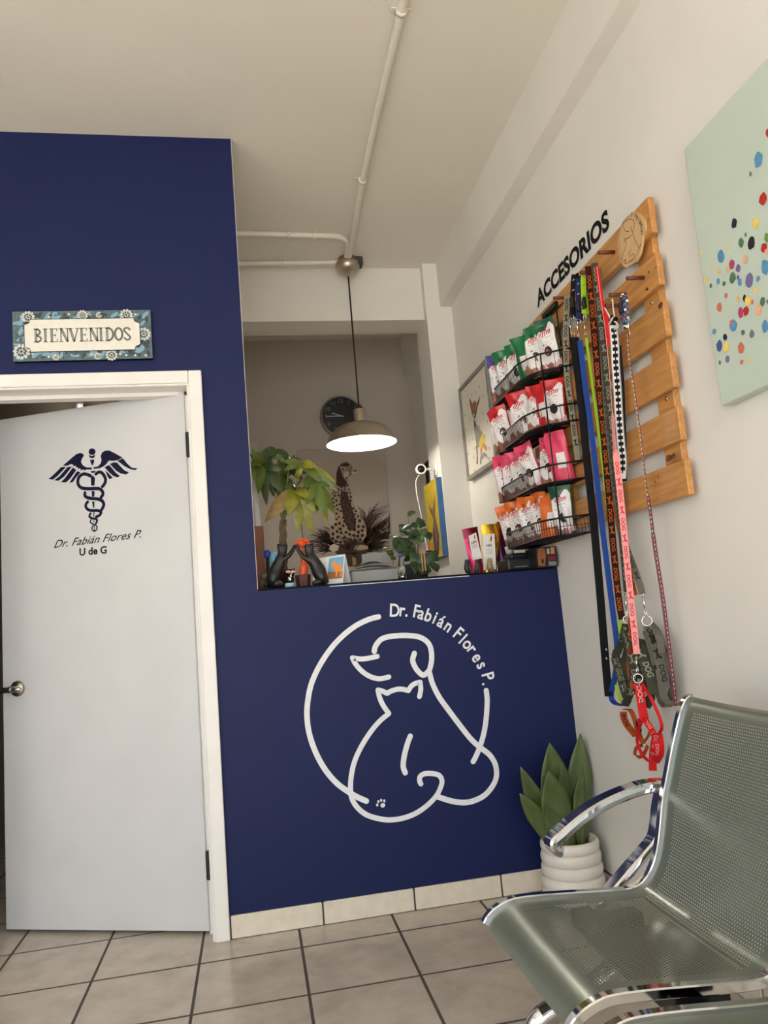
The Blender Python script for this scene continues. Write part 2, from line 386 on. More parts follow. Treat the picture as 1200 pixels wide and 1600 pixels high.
for pts, wd in (([(545,425),(510,410),(470,405),(430,430),(412,475),(420,520),(455,550),(520,558),(590,556),(640,560),(670,590),(672,620),(655,645)], .0135),
    ([(600,405),(630,385),(665,395),(695,440),(700,480),(685,515),(668,535)], .0135), ([(486,600),(486,630),(512,650),(560,660),(620,665),(665,685),(682,720),(672,755),(660,775)], .0135),
    ([(515,695),(497,720),(497,750),(522,777),(560,785),(620,785),(653,802),(640,832),(605,850)], .012), ([(545,815),(532,845),(558,865),(600,872),(613,890),(602,917)], .009),
    ([(550,880),(542,905),(562,922),(595,935),(612,958),(606,985),(585,1000),(563,985),(560,960),(572,942)], .0055), ([(583,940),(584,995)], .003)):
    em.stroke(dd(pts), wd, DN, 0, .0002)
em.build('painted_emblem', M_NAVY, door)
tx = MB(); a0, a1 = D(*cc(150,1165)), D(*cc(1062,1055)); U = (a1-a0).normalized(); V = DN.cross(U); V = V if V.z > 0 else -V
put_text(tx, 'Dr. Fabián Flores P.', plane_fn(D(*cc(612,1082)), U, V), off=.004, shear=.5, fit=((a1-a0).length*1.0, .031))
a0, a1 = D(*cc(430,1240)), D(*cc(715,1215)); U = (a1-a0).normalized(); V = DN.cross(U); V = V if V.z > 0 else -V
put_text(tx, 'U de G', plane_fn(D(*cc(570,1205)), U, V), off=.03, fit=((a1-a0).length, .031))
tx.build('door_lettering', M_BLACKINK, door)
M_STEEL = mat('brushed_steel', (176,168,160), .28, 1)
hb = D(28, 1076, 0); hd = MB(); Mh = Matrix(((DU.x, 0, DN.x), (DU.y, 0, DN.y), (0, 1, 0)))
hd.lathe([(0,.0),(.031,.0),(.031,.006),(.026,.011),(.014,.013),(.012,.05),(0,.052)], hb, 24, 0, Mh)
l0 = hb+DN*.045; hd.tube([l0-DU*.052+DN*.004, l0-DU*.02, l0, l0+DU*.045, l0+DU*.06+DN*-.008], [.007,.009,.011,.011,.009], 10, flat=.6)
hd.build('door_handle', M_STEEL, door)
M_BLACKMETAL = mat('black_metal', (24,22,22), .45, .3)
for zz in (P(297, 695, y=.06).z, P(322, 1352, y=.06).z):
    MB().bbox((-.216, .048, zz-.05), (-.198, .066, zz+.05), .003, 1).build('hinge', M_BLACKMETAL, door)
sp = P(124, 634, y=1.6); spot = thing('spot_lamp', 'small bright lamp seen over the top of the ajar white door', 'lamp', sp)
MB().ball(sp, .007, 12, 8).build('bulb', mat('lamp_glow', (255,248,232), .5, emit=18), spot)
sl_ = bpy.data.lights.new('spot_lamp_light', 'POINT'); so_ = bpy.data.objects.new('spot_lamp_light', sl_); COL.objects.link(so_); sl_.energy = 1.2; sl_.color = (1, .93, .84); sl_.shadow_soft_size = .02; so_.location = sp-Y*.05
MB().box((sp.x-.02, sp.y+.006, sp.z-.02), (sp.x+.02, 1.75, sp.z+.02)).build('lamp_holder', M_BLACKMETAL, spot)

# ------------------------------------------------------------------ emblem painted on the navy half wall
F = lambda px, py, lift=.0012: P(px, py, y=-lift)
M_PAINTW = mat('white_wall_lettering', (226,226,228), .55, noise=.06, nscale=40)
lg = MB(); lc = crop(450, 920, 3.42857); wl = lambda a: [F(*lc(*p)) for p in a]; NW = -Y; LW = .0205
for i, pts in enumerate(([(485,150),(430,165),(360,200),(290,255),(230,320),(170,410),(125,510),(105,610),(102,690),(115,780),(150,880),(200,970),(260,1040),(320,1085),(370,1115),(420,1137)],
    [(462,335),(470,305),(500,270),(550,255),(620,250),(690,255),(735,275),(762,310),(770,370),(762,420),(752,442),(725,462),(697,442),(676,410),(668,380),(677,346)],
    [(758,450),(775,510),(810,580),(860,650),(920,730),(980,805),(1030,850),(1080,890),(1110,940),(1117,1000),(1100,1050),(1060,1100),(1010,1130),(950,1145),(880,1138),(805,1115)],
    [(655,790),(640,830),(624,890),(617,940),(620,965),(628,985)], [(1062,545),(1067,600),(1062,690),(1050,770),(1030,840),(1008,895),(992,925)])):
    lg.stroke(wl(pts), LW, NW, 0, .00004*i)
for pts in ([(478,362),(430,372),(390,376),(345,370)], [(345,370),(360,400),(395,440),(440,470),(490,482),(540,472)], [(704,577),(711,540),(708,500)], [(708,500),(680,508),(660,522),(645,545)],
    [(645,545),(600,537),(560,545),(530,560)], [(530,560),(505,548),(482,542)], [(482,542),(490,580),(510,625),(540,668)],
    [(540,668),(490,710),(440,770),(390,850),(355,930),(338,1010),(335,1080),(345,1130),(375,1175),(420,1210),(480,1230),(540,1238),(610,1230),(680,1205),(740,1165),(790,1115),(815,1070),(825,1030),(810,1000),(775,990),(735,990),(708,1005),(705,1030),(712,1045)]):
    lg.stroke(wl(pts), LW*.92, NW, 0, .0003)
lc2 = lambda x, y: F(*lc(x, y))
lg.disc(lc2(508,1160), (.009,.008), X, Z)
for q in ((478,1158),(484,1140),(499,1133),(516,1136)): lg.disc(lc2(*q), (.0042,.0055), X, Z)
for ch, x, y, a in (('D',572,115,5),('r',613,124,9),('.',634,143,12),('F',690,120,14),('a',712,140,20),('b',754,142,23),('i',788,156,27),('á',822,175,32),('n',856,207,38),
    ('F',914,238,44),('l',938,268,48),('o',958,300,52),('r',983,328,57),('e',1008,372,63),('s',1033,412,68),('P',1073,470,78),('.',1046,511,82)):
    vs, fs = text2d(ch, .018); h = max(p[1] for p in vs)-min(p[1] for p in vs)
    put_text(lg, ch, plane_fn(lc2(x, y), X, Z, -a-2), size=.071, sx=.82, off=.018)
tag(lg.build('wall_emblem', M_PAINTW), 'large white line emblem of a dog and cat on the navy half wall', 'mural')

# ------------------------------------------------------------------ welcome sign
sg0 = P(18.5, 487, y=-.02); sg1 = P(234.5, 484, y=-.02); sg2 = P(238.5, 560, y=-.02); sg3 = P(22, 565, y=-.02)
sign = thing('welcome_sign', 'rectangular floral welcome sign above the white door on the navy wall', 'sign', ((sg0.x+sg1.x)/2, 0, sg3.z))
SU = (sg1-sg0).normalized(); SV = -Y.cross(SU); SV = SV if SV.z > 0 else -SV; SWD = (sg1-sg0).length; SHT = (sg0-sg3).length; SO = (sg0+sg1+sg2+sg3)/4
S = lambda u, v, l=0: SO+SU*u+SV*v-Y*l
sb = MB().prism([S(-SWD/2,-SHT/2,-.018), S(SWD/2,-SHT/2,-.018), S(SWD/2,SHT/2,-.018), S(-SWD/2,SHT/2,-.018)], -Y*.018, 0, 1)
sb.build('sign_board', [mat('teal_print', (84,104,108), .5, noise=.25, nscale=60), M_BLACKINK], sign)
fl = MB(); rnd = random.Random(3)
def petals(u, v, r, n, mi, l):
    for k in range(n):
        a = 2*PI*k/n+.2; fl.disc(S(u+r*.62*math.cos(a), v+r*.62*math.sin(a), l), (r*.42, r*.24), SU*math.cos(a)+SV*math.sin(a), SV*math.cos(a)-SU*math.sin(a), mi, 10)
def inb(u, v, r): return abs(u) < SWD/2-r*.9 and abs(v) < SHT/2-r*.9
for k in range(430):
    u, v = rnd.uniform(-SWD/2, SWD/2), rnd.uniform(-SHT/2, SHT/2)
    if abs(u) < SWD/2-.055 and abs(v) < SHT/2-.045: continue
    a = rnd.uniform(0, 2*PI); r = rnd.uniform(.010, .022)
    if inb(u, v, r): fl.disc(S(u, v, .0004+k*2e-6), (r, r*.42), SU*math.cos(a)+SV*math.sin(a), SV*math.cos(a)-SU*math.sin(a), rnd.choice((1,1,2,3)), 8)
for u, v, r in ((-.195,.075,.024),(-.222,-.06,.03),(.0,.08,.02),(.16,.078,.024),(.222,.0,.026),(.1,-.082,.022),(.05,-.085,.014),(-.1,-.085,.013),(.06,.08,.012)):
    if abs(u)+r > SWD/2: u = math.copysign(SWD/2-r, u)
    if abs(v)+r*.7 > SHT/2: v = math.copysign(SHT/2-r, v)
    petals(u, v, r, 11, 0, .0012); petals(u, v, r*.6, 8, 2, .0016); petals(u, v, r*.4, 6, 0, .002); fl.disc(S(u, v, .0024), r*.16, SU, SV, 3)
for k in range(14):
    u, v = rnd.uniform(-SWD/2+.01, SWD/2-.01), rnd.choice((-1,1))*rnd.uniform(SHT/2-.03, SHT/2-.01); fl.disc(S(u, v, .002), .0045, SU, SV, 0, 10)
fl.build('floral_print', [mat('cream_print', (208,208,196), .55), mat('light_blue_print', (126,164,180), .55), mat('slate_print', (74,92,98), .55), mat('dark_slate_print', (52,64,70), .55)], sign)
a, b, k = SWD/2-.042, SHT/2-.034, .022
pan = [(-a+k,-b),(a-k,-b),(a-k+.004,-b+k*.6),(a,-b+k),(a,b-k),(a-k+.004,b-k*.6),(a-k,b),(-a+k,b),(-a+k-.004,b-k*.6),(-a,b-k),(-a,-b+k),(-a+k-.004,-b+k*.6)]
pm = MB(); pm.prism([S(x, y, .002) for x, y in pan], -Y*.003, 0, 1)
pm.stroke([S(x, y, .0053) for x, y in pan], .0022, -Y, 1, 0, False, False, True)
pm.build('sign_panel', [mat('cream_panel', (226,222,210), .55, noise=.04, nscale=40), M_BLACKINK], sign)
lt = MB(); M_GREYINK = mat('grey_print', (104,104,100), .6)
HL = .054
def st(x0, y0, x1, y1, wd): lt.stroke([S(x0, y0, .0056), S(x1, y1, .0056)], wd, -Y, 0, 0, False, False)
def inl(x0, y0, x1, y1): lt.stroke([S(x0, y0, .0059), S(x1, y1, .0059)], .0016, -Y, 1, 0, False, False)
def serif(x, y): st(x-.0085, y, x+.0085, y, .003)
def stem(x, wd=.0085):
    st(x, -HL/2, x, HL/2, wd); serif(x, HL/2-.0015); serif(x, -HL/2+.0015); inl(x, -HL/2+.006, x, HL/2-.006)
def arc(cx, cy, rx, ry, a0, a1, wd=.007):
    lt.stroke([S(cx+rx*math.cos(math.radians(a0+(a1-a0)*i/14)), cy+ry*math.sin(math.radians(a0+(a1-a0)*i/14)), .0056) for i in range(15)], wd, -Y, 0, 0, False, False)
xs = -.168; adv = .0335
for ch in 'BIENVENIDOS':
    x = xs; h = HL/2
    if ch == 'B': stem(x); arc(x+.002, h/2, .013, h/2-.002, -90, 90); arc(x+.003, -h/2, .015, h/2-.002, -90, 90); nx = .0365
    elif ch == 'I': stem(x); nx = .0245
    elif ch == 'E':
        stem(x); st(x, h-.0015, x+.019, h-.0015, .003); st(x, 0, x+.014, 0, .003); st(x, -h+.0015, x+.02, -h+.0015, .003)
        st(x+.0185, h, x+.0185, h-.012, .003); st(x+.0195, -h, x+.0195, -h+.012, .003); st(x+.0135, .005, x+.0135, -.005, .003); nx = .0355
    elif ch == 'N': st(x, -h, x, h, .004); st(x+.024, -h, x+.024, h, .004); st(x, h, x+.024, -h, .009); inl(x+.004, h-.01, x+.02, -h+.01); serif(x, -h+.0015); serif(x, h-.0015); serif(x+.024, h-.0015); nx = .040
    elif ch == 'V': st(x-.004, h, x+.010, -h, .009); st(x+.010, -h, x+.024, h, .004); inl(x-.002, h-.008, x+.008, -h+.01); serif(x-.003, h-.0015); serif(x+.023, h-.0015); nx = .040
    elif ch == 'D': stem(x); arc(x+.002, 0, .020, h-.002, -90, 90, .008); nx = .037
    elif ch == 'O': arc(x+.008, 0, .0135, h-.003, 0, 360, .008); nx = .034
    elif ch == 'S': lt.stroke(catmull([S(x+.019, h-.012, .0056), S(x+.012, h-.004, .0056), S(x, h-.005, .0056), S(x-.003, h*.5, .0056), S(x+.008, 0, .0056), S(x+.018, -h*.5, .0056), S(x+.014, -h+.005, .0056), S(x+.004, -h+.004, .0056), S(x-.004, -h+.013, .0056)]), .007, -Y, 0, 0, False, False); nx = .034
    xs += nx*.925
lt.build('sign_lettering', [M_GREYINK, mat('pale_inline', (190,188,178), .6)], sign)
# ------------------------------------------------------------------ conduits on the ceiling
M_COND = mat('white_painted_pipe', (224,216,204), .5, noise=.04, nscale=20)
def conduit(pts, label, clamps):
    t = thing('electrical_conduit', label, 'pipe', pts[0], 'white conduits on the ceiling')
    MB().tube(catmull(pts, 6), .0145, 12).build('pipe', M_COND, t)
    for c, d in clamps:
        c = Vector(c); d = Vector(d).normalized(); s = d.cross(Z); mb = MB()
        mb.tube([c-d*.008, c+d*.008], .0185, 12); mb.bbox(c-s*.034-d*.008+Z*.006, c+s*.034+d*.008+Z*.010, .001, 1) if abs(d.x) > .9 or abs(d.y) > .9 else None
        mb.build('clamp', M_COND, t)
ZP = ZC-.014
conduit([(.572,YREAR+.02,ZP),(.60,-1.2,ZP),(.608,0,ZP),(.632,.7,ZP),(.643,1.0,ZP-.006)], 'long straight white conduit running along the ceiling towards the camera', [((.603,-.72,ZP),Y),((.612,.25,ZP),Y)])
conduit([(.0,.74,ZP),(.2,.745,ZP),(.42,.755,ZP),(.53,.76,ZP),(.585,.78,ZP),(.612,.83,ZP),(.622,.90,ZP),(.628,1.0,ZP-.006)], 'white conduit with a bend joining the lamp mount from the left', [((.30,.75,ZP),X),((.43,.756,ZP),X)])
conduit([(.0,1.07,ZP),(.25,1.062,ZP),(.45,1.055,ZP),(.588,1.05,ZP)], 'short straight white conduit next to the beam above the counter', [((.27,1.062,ZP),X)])
# ------------------------------------------------------------------ pendant lamp
LX, LY = .637, 1.03
M_NICKEL = mat('brushed_nickel', (186,174,156), .38, 1, noise=.06, nscale=15)
lamp = thing('pendant_lamp', 'brushed nickel dome pendant lamp glowing over the counter', 'lamp', (LX, LY, 2.01))
MB().lathe([(0,ZC),(.05,ZC),(.052,3.06),(.062,3.055),(.069,3.04),(.067,3.022),(.058,3.005),(.04,2.992),(.012,2.985),(.008,2.97),(0,2.97)], (LX,LY,0), 36).build('ceiling_canopy', M_NICKEL, lamp)
MB().bbox((LX+.03,LY-.03,3.03), (LX+.085,LY+.03,ZC), .004, 1).build('junction_box', mat('grey_junction_box', (84,78,70), .5, .5), lamp)
MB().tube([(LX,LY,2.975),(LX,LY,2.22)], .0045, 8).build('cord', mat('black_cord', (22,20,20), .6), lamp)
MB().lathe([(0,2.232),(.010,2.232),(.016,2.222),(.026,2.205),(.026,2.203),(0,2.203)], (LX,LY,0), 24).build('cord_grip', mat('black_plastic', (26,24,24), .4), lamp)
MB().lathe([(0,2.204),(.030,2.204),(.032,2.200),(.032,2.14),(.036,2.132)], (LX,LY,0), 32).build('socket_cup', M_NICKEL, lamp)
op = [(.036,2.134),(.06,2.129),(.10,2.116),(.135,2.097),(.162,2.072),(.180,2.045),(.190,2.02),(.194,2.016)]
MB().lathe(op, (LX,LY,0), 64).lathe([(.194,2.016),(.1925,2.0145),(.191,2.016)], (LX,LY,0), 64, 0).lathe([(r-.003, z-.003) for r, z in op[::-1]], (LX,LY,0), 64, 1).build('lamp_shade', [M_NICKEL, mat('white_enamel', (246,244,238), .35)], lamp)
MB().lathe([(0,2.045),(.018,2.048),(.028,2.058),(.031,2.072),(.026,2.09),(.016,2.104),(.014,2.13),(0,2.13)], (LX,LY,0), 24).build('bulb', mat('bulb_glow', (255,244,222), .4, emit=14), lamp)
bl = bpy.data.lights.new('bulb_light', 'POINT'); bo = bpy.data.objects.new('bulb_light', bl); COL.objects.link(bo)
bl.energy = BULB_POWER; bl.color = (1, .93, .82); bl.shadow_soft_size = .03; bo.location = (LX, LY, 2.03)
# ------------------------------------------------------------------ wall clock
kc = P(534.4, 650, y=YB-.035); clock = thing('wall_clock', 'round black wall clock with thin silver rim behind the pendant lamp', 'clock', (kc.x, YB, kc.z-.15))
Mk = Matrix(((1,0,0),(0,0,-1),(0,1,0)))
kb = Vector((kc.x, YB, kc.z))
MB().lathe([(.0,.0),(.15,.0),(.155,.01),(.152,.03),(.146,.038),(.141,.036),(.139,.03)], kb, 56, 0, Mk).build('rim', mat('silver_rim', (150,146,140), .35, .8), clock)
MB().lathe([(0,.031),(.141,.031)], kb, 56, 0, Mk, False).build('clock_face', mat('black_clock_face', (24,23,24), .35), clock)
nm = MB(); kf = lambda u, v, l=.032: kb+X*u+Z*v-Y*l
for h in range(1, 13):
    a = math.radians(90-30*h); put_text(nm, str(h), plane_fn(kf(.112*math.cos(a), .112*math.sin(a), .0325), X, Z), size=.040, sx=1.0, off=-.01)
nm.build('numerals', mat('silver_numerals', (150,148,142), .5), clock)
for nme, ang, ln, wd in (('hour_hand', 90-30*9.63, .075, .006), ('minute_hand', 90-6*45.2, .105, .005), ('second_hand', 90-6*30, .10, .0015)):
    a = math.radians(ang); dv = X*math.cos(a)+Z*math.sin(a)
    MB().stroke([kf(0,0,.034)-dv*.012, kf(0,0,.034)+dv*ln], wd, -Y, 0, 0, False, False).build(nme, mat('white_hands', (206,204,198), .4) if wd > .002 else mat('grey_hand', (110,106,100), .4), clock)
# ------------------------------------------------------------------ cheetah canvas on the back wall
CY = YB-.03
G = lambda px, py, l=.0: P(px, py, y=CY-l)
cv0, cv1 = G(464, 703), G(600, 700); cxa, cxb, czt = cv0.x, cv1.x, cv0.z; czb = 1.30
can = thing('cheetah_canvas', 'tall beige canvas with a seated cheetah among dark grass on back wall', 'picture', ((cxa+cxb)/2, YB, czb))
MB().bbox((cxa, CY, czb), (cxb, YB, czt), .003, 1).build('canvas', mat('beige_canvas', (178,164,152), .8, noise=.06, nscale=4), can)
q = crop(480, 700, 8.4214); gq = lambda a, l: [G(*q(*p), l) for p in a]
gr = MB(); rnd = random.Random(11)
def blades(cx, cy, n, a0, a1, l0, l1, lift, mi=0):
    for k in range(n):
        a = math.radians(rnd.uniform(a0, a1)); L = rnd.uniform(l0, l1); bx, by = cx+rnd.uniform(-60, 60), cy+rnd.uniform(-40, 40)
        bend = rnd.uniform(.1, .5)*(1 if math.cos(a) > 0 else -1)
        pts = [(bx+L*t*math.cos(a)+bend*L*t*t*.5, by-L*t*math.sin(a)+L*.35*t*t) for t in (0, .3, .6, .85, 1)]
        pts = [(min(max(x, -110), 1080), min(y, 1480)) for x, y in pts]
        gr.stroke(gq(pts, lift), [.0065, .0018], -Y, mi, 0, False)
blades(800,1250,150,30,108,250,680,.0015); blades(330,1240,90,85,170,150,330,.0015); blades(780,1330,70,10,70,150,330,.002); blades(780,1050,30,60,100,250,520,.001, 0); blades(300,1330,40,120,190,80,220,.002)
gr.poly(gq([(280,1200),(330,1050),(420,1100),(560,1150),(700,1020),(800,1000),(860,1150),(900,1300),(760,1400),(400,1400),(300,1320)], .0012))
gr.poly(gq([(500,1380),(720,1370),(720,1500),(700,1560),(540,1560)], .0012)); gr.poly(gq([(590,1430),(640,1450),(650,1530),(600,1560)], .0018), 1)
gr.build('printed_grass', [mat('dark_brown_print', (66,50,40), .8), mat('tan_print', (150,128,92), .8)], can)
ch = MB()
body = [(385,440),(370,520),(320,560),(305,640),(330,740),(350,860),(370,980),(310,1030),(290,1110),(310,1200),(370,1260),(470,1270),(560,1230),(640,1250),(720,1230),(780,1150),(775,1040),(740,950),(680,900),(650,820),(610,700),(580,600),(545,480),(530,400),(560,365),(610,360),(640,340),(635,300),(605,280),(590,230),(550,200),(500,180),(450,200),(410,240),(385,320)]
ch.poly(gq(body, .003)); ch.poly(gq([(610,1300),(700,1270),(800,1290),(800,1330),(700,1345),(620,1340)], .0031))
ch.poly(gq([(460,560),(520,580),(560,680),(600,820),(640,950),(640,1060),(560,1100),(500,1000),(470,880),(440,740),(430,620)], .0036), 1)
ch.poly(gq([(385,330),(410,250),(460,205),(520,190),(560,215),(540,245),(470,240),(440,290),(470,380),(520,440),(520,500),(440,520),(380,480)], .0036), 1)
ch.poly(gq([(470,330),(520,300),(560,320),(530,380),(490,390)], .0036), 3)
ch.poly(gq([(590,318),(615,305),(640,312),(636,338),(605,352),(585,345)], .0038), 3); ch.poly(gq([(615,295),(642,292),(645,312),(625,315)], .0042), 2)
ch.poly(gq([(430,250),(455,240),(490,262),(495,285),(465,290),(438,275)], .0038), 3); ch.poly(gq([(450,255),(480,265),(485,282),(460,282)], .0042), 2)
ch.stroke(gq([(525,262),(555,255),(580,265)], .0042), .003, -Y, 2, 0, False); ch.stroke(gq([(575,262),(560,320),(570,350)], .0042), .004, -Y, 2, 0, False)
def inside(x, y, pl):
    r = False; j = len(pl)-1
    for i in range(len(pl)):
        if (pl[i][1] > y) != (pl[j][1] > y) and x < (pl[j][0]-pl[i][0])*(y-pl[i][1])/(pl[j][1]-pl[i][1])+pl[i][0]: r = not r
        j = i
    return r
sp_ = []
for k in range(3000):
    x, y = rnd.uniform(280, 800), rnd.uniform(380, 1280); r = 12 if y < 600 else (16 if y < 950 else 22)
    if inside(x, y, body) and all(inside(x+r*.8*a, y+r*.8*b, body) for a, b in ((1,0),(-1,0),(0,1),(0,-1))) and all((x-a)**2+(y-b)**2 > (r+c+9)**2 for a, b, c in sp_): sp_.append((x, y, r))
for k in range(400):
    x, y = rnd.uniform(400, 600), rnd.uniform(190, 400)
    if inside(x, y, body) and all((x-a)**2+(y-b)**2 > 15**2 for a, b, c in sp_): sp_.append((x, y, 5))
for x, y, r in sp_: ch.disc(G(*q(x, y), .0045), r/8.42*.0044, X, Z, 2, 9, .2)
ch.poly(gq([(300,1290),(350,1260),(420,1290),(400,1350),(340,1370),(290,1330)], .003), 3)
ch.build('printed_cheetah', [mat('cheetah_tan', (168,144,120), .8, noise=.1, nscale=30), mat('cheetah_dark_back', (74,46,36), .8), mat('cheetah_spots', (30,24,22), .8), mat('cheetah_cream', (206,194,174), .8)], can)
fg = MB(); gr = fg
blades(560,1330,45,60,125,120,320,.0055)
fg.build('printed_reeds', mat('dark_brown_print', (0,0,0)), can)
# ------------------------------------------------------------------ white sheet and brown panel left of the palm
wp0 = P(392, 690, y=YB-.005); wp1 = P(404, 722, y=YB-.005)
tag(MB().box((wp0.x-.12, YB-.005, wp1.z-.3), (wp1.x, YB, wp0.z)).build('paper_sheet', mat('paper_white', (196,190,180), .8)), 'blank pale sheet on the back wall behind the palm leaves', 'paper')
a = P(411, 822, y=.42); 
tag(MB().bbox((.004, .40, CT), (a.x, .44, a.z), .003, 1).build('wooden_divider', mat('reddish_brown_wood', (140,78,44), .5, noise=.12, nscale=12)), 'narrow reddish brown wooden panel beside the blue balloon-like ball at counter end', 'panel')
b0, b1, b2, b3 = P(392, 731, y=.40), P(399, 730, y=.40), P(408, 822, y=.40), P(400, 822, y=.40)
tag(MB().prism([b0, b1, b2, b3], Y*.03).build('white_board', mat('board_white', (214,216,212), .5)), 'narrow white board leaning on the brown wooden panel beside the palm', 'board')
# ------------------------------------------------------------------ security camera, yellow painting, black frame
PX = 1.083
mc_ = P(682, 733, x=PX); hd_ = P(657.5, 733.5, y=mc_.y); 
scam = thing('security_camera', 'small white round security camera with trailing white cable on the pillar', 'camera', mc_)
M_WP = mat('white_plastic', (232,230,226), .35); M_BP = mat('gloss_black_plastic', (14,14,16), .15)
Mx = Matrix(((0,0,-1),(1,0,0),(0,1,0)))
MB().lathe([(0,0),(.036,0),(.036,.006),(.03,.009),(0,.009)], mc_, 28, 0, Mx).build('wall_mount', M_WP, scam)
MB().tube([mc_+X*-.005, mc_+X*-.04+Y*-.004, hd_+X*.025], .0065, 10).build('arm', M_WP, scam)
Mk2 = Matrix(((1,0,0),(0,0,-1),(0,1,0)))
MB().lathe([(0,-.012),(.024,-.012),(.030,-.006),(.031,.008),(.028,.014),(.022,.014),(.0215,.010)], hd_, 32, 0, Mk2).build('housing', M_WP, scam)
MB().lathe([(.0215,.010),(.0,.013)], hd_, 28, 0, Mk2).lathe([(.008,.0125),(.007,.016),(0,.016)], hd_, 20, 0, Mk2).build('lens', M_BP, scam)
cab = [(655,742),(650,752),(651,770),(655,790),(660,815),(664,840),(667,855),(672,875),(684,900)]
MB().tube(catmull([P(x, y, y=mc_.y-.02-.008*i) for i, (x, y) in enumerate(cab)], 5), .0028, 6).build('cable', M_WP, scam)
# painting: stands on the pillar's inner face
ya = YP+.012; A_ = lambda px, py: P(px, py, x=PX-.034)
t0, t1, bt = P(684, 746, x=PX-.034), P(666, 757, x=PX-.034), P(695, 868, x=PX-.034)
ptg = thing('abstract_painting', 'small yellow and purple painting with blue edge on the pillar side', 'picture', (PX, YP+.15, bt.z))
yb = ya+.30
cz0, cz1 = P(688, 870, y=ya).z, P(688, 745, y=ya).z
MB().bbox((PX-.034, ya, cz0), (PX-.0005, yb, cz1), .002, 1).build('canvas', mat('blue_canvas_edge', (52,96,146), .6, noise=.12, nscale=25), ptg)
pf = MB(); fx = PX-.0346
pf.poly([(fx,ya+.004,cz0+.003),(fx,yb-.004,cz0+.003),(fx,yb-.004,cz1-.003),(fx,ya+.004,cz1-.003)], 0)
zz = lambda t: cz0+(cz1-cz0)*t; yy = lambda t: ya+(yb-ya)*t
pf.poly([(fx-.0006,yy(.25),zz(.05)),(fx-.0006,yy(.55),zz(.05)),(fx-.0006,yy(.62),zz(.3)),(fx-.0006,yy(.45),zz(.5)),(fx-.0006,yy(.75),zz(.72)),(fx-.0006,yy(.42),zz(.62)),(fx-.0006,yy(.15),zz(.82)),(fx-.0006,yy(.28),zz(.5)),(fx-.0006,yy(.12),zz(.3))], 1)
rnd = random.Random(5)
for k in range(26):
    u = rnd.uniform(.04,.96); v = rnd.uniform(.05,.85); pf.stroke([(fx-.001,yy(u),zz(v)),(fx-.001,yy(min(.98,max(.02,u+rnd.uniform(-.06,.06)))),zz(min(.98,v+rnd.uniform(.05,.25))))], .006, -X, rnd.choice((2,3,0)), k*1e-5, False, False)
pf.build('painted_front', [mat('yellow_paint', (172,150,30), .6, noise=.2, nscale=30), mat('plum_paint', (72,44,70), .6, noise=.2, nscale=40), mat('olive_paint', (150,150,44), .6), mat('amber_paint', (196,142,40), .6)], ptg)
bf = thing('black_picture_frame', 'thin black picture frame behind the white security camera', 'picture', (XR, 1.75, 1.8))
f0 = P(663, 724, x=XR-.02); f1 = P(670, 714, x=XR-.02); f2 = P(667, 760, x=XR-.02)
fm = MB(); y0, y1, z0, z1 = f1.y-.12, f0.y, f2.z-.05, f0.z+.0
for a, b in (((XR-.02,y0,z0),(XR,y0+.02,z1)),((XR-.02,y1-.02,z0),(XR,y1,z1)),((XR-.02,y0,z1-.02),(XR,y1,z1)),((XR-.02,y0,z0),(XR,y1,z0+.02))): fm.box(a, b)
fm.build('frame', M_BLACKMETAL, bf); MB().box((XR-.008,y0+.02,z0+.02),(XR,y1-.02,z1-.02)).build('print', mat('grey_print_paper', (120,114,106), .6), bf)
# ------------------------------------------------------------------ framed dog print
M_GREYWOOD = mat('weathered_grey_wood', (136,132,122), .6, noise=.14, nscale=18)
fx = 1.200
fa, fb, fc, fd = P(714,601,x=fx), P(757.5,570,x=fx), P(776,719,x=fx), P(730.5,753,x=fx)
y1, y0, z1, z0 = (fa.y+fd.y)/2, (fb.y+fc.y)/2, (fa.z+fb.z)/2, (fc.z+fd.z)/2
fr = thing('framed_dog_print', 'grey wooden framed print of a slender dog on the white right wall', 'picture', (XR, (y0+y1)/2, z0))
bw = .022
for a, b in (((fx,y0,z0),(XR,y0+bw,z1)),((fx,y1-bw,z0),(XR,y1,z1)),((fx,y0+bw,z1-bw),(XR,y1-bw,z1)),((fx,y0+bw,z0),(XR,y1-bw,z0+bw))):
    MB().bbox(a, b, .002, 1).build('frame_bar', M_GREYWOOD, fr)
px_ = fx+.010
pp = MB(); pp.box((px_, y0+bw, z0+bw), (XR, y1-bw, z1-bw), 0)
q = crop(700, 560, 7.62); gq = lambda a, l: [P(*q(*p), x=px_-l) for p in a]
for pts, mi in (([(250,465),(275,505),(290,540),(310,505),(335,520),(330,600),(315,670),(295,650),(275,610),(262,540)],3),([(290,540),(315,500),(335,515),(345,540),(335,610),(315,665),(290,620)],2),
    ([(380,445),(375,500),(355,560),(340,640),(325,720),(310,700),(335,600),(345,540),(360,500)],0),([(250,465),(270,500),(285,600),(300,680),(325,760),(345,800),(345,1010),(330,960),(315,850),(305,720),(280,640),(262,560)],0),
    ([(330,770),(375,840),(410,890),(385,950),(365,1020),(370,1065),(345,1050),(325,960),(320,850)],4),([(410,890),(440,950),(420,1010),(385,1080),(365,1040),(372,980),(390,930)],1),
    ([(425,1005),(465,1060),(465,1095),(445,1100),(410,1045)],2),([(385,1080),(415,1045),(400,1120),(395,1170),(385,1130)],2),([(400,1150),(430,1110),(460,1150),(460,1190),(440,1160),(420,1190),(395,1210),(400,1250),(385,1250),(388,1190)],4),
    ([(345,1010),(352,1120),(355,1255),(340,1260),(345,1150),(335,1050)],0),([(388,1150),(398,1200),(395,1250),(380,1258),(385,1200)],0)):
    pp.poly(gq(pts, .0008+mi*.0002), mi if mi < 5 else 0)
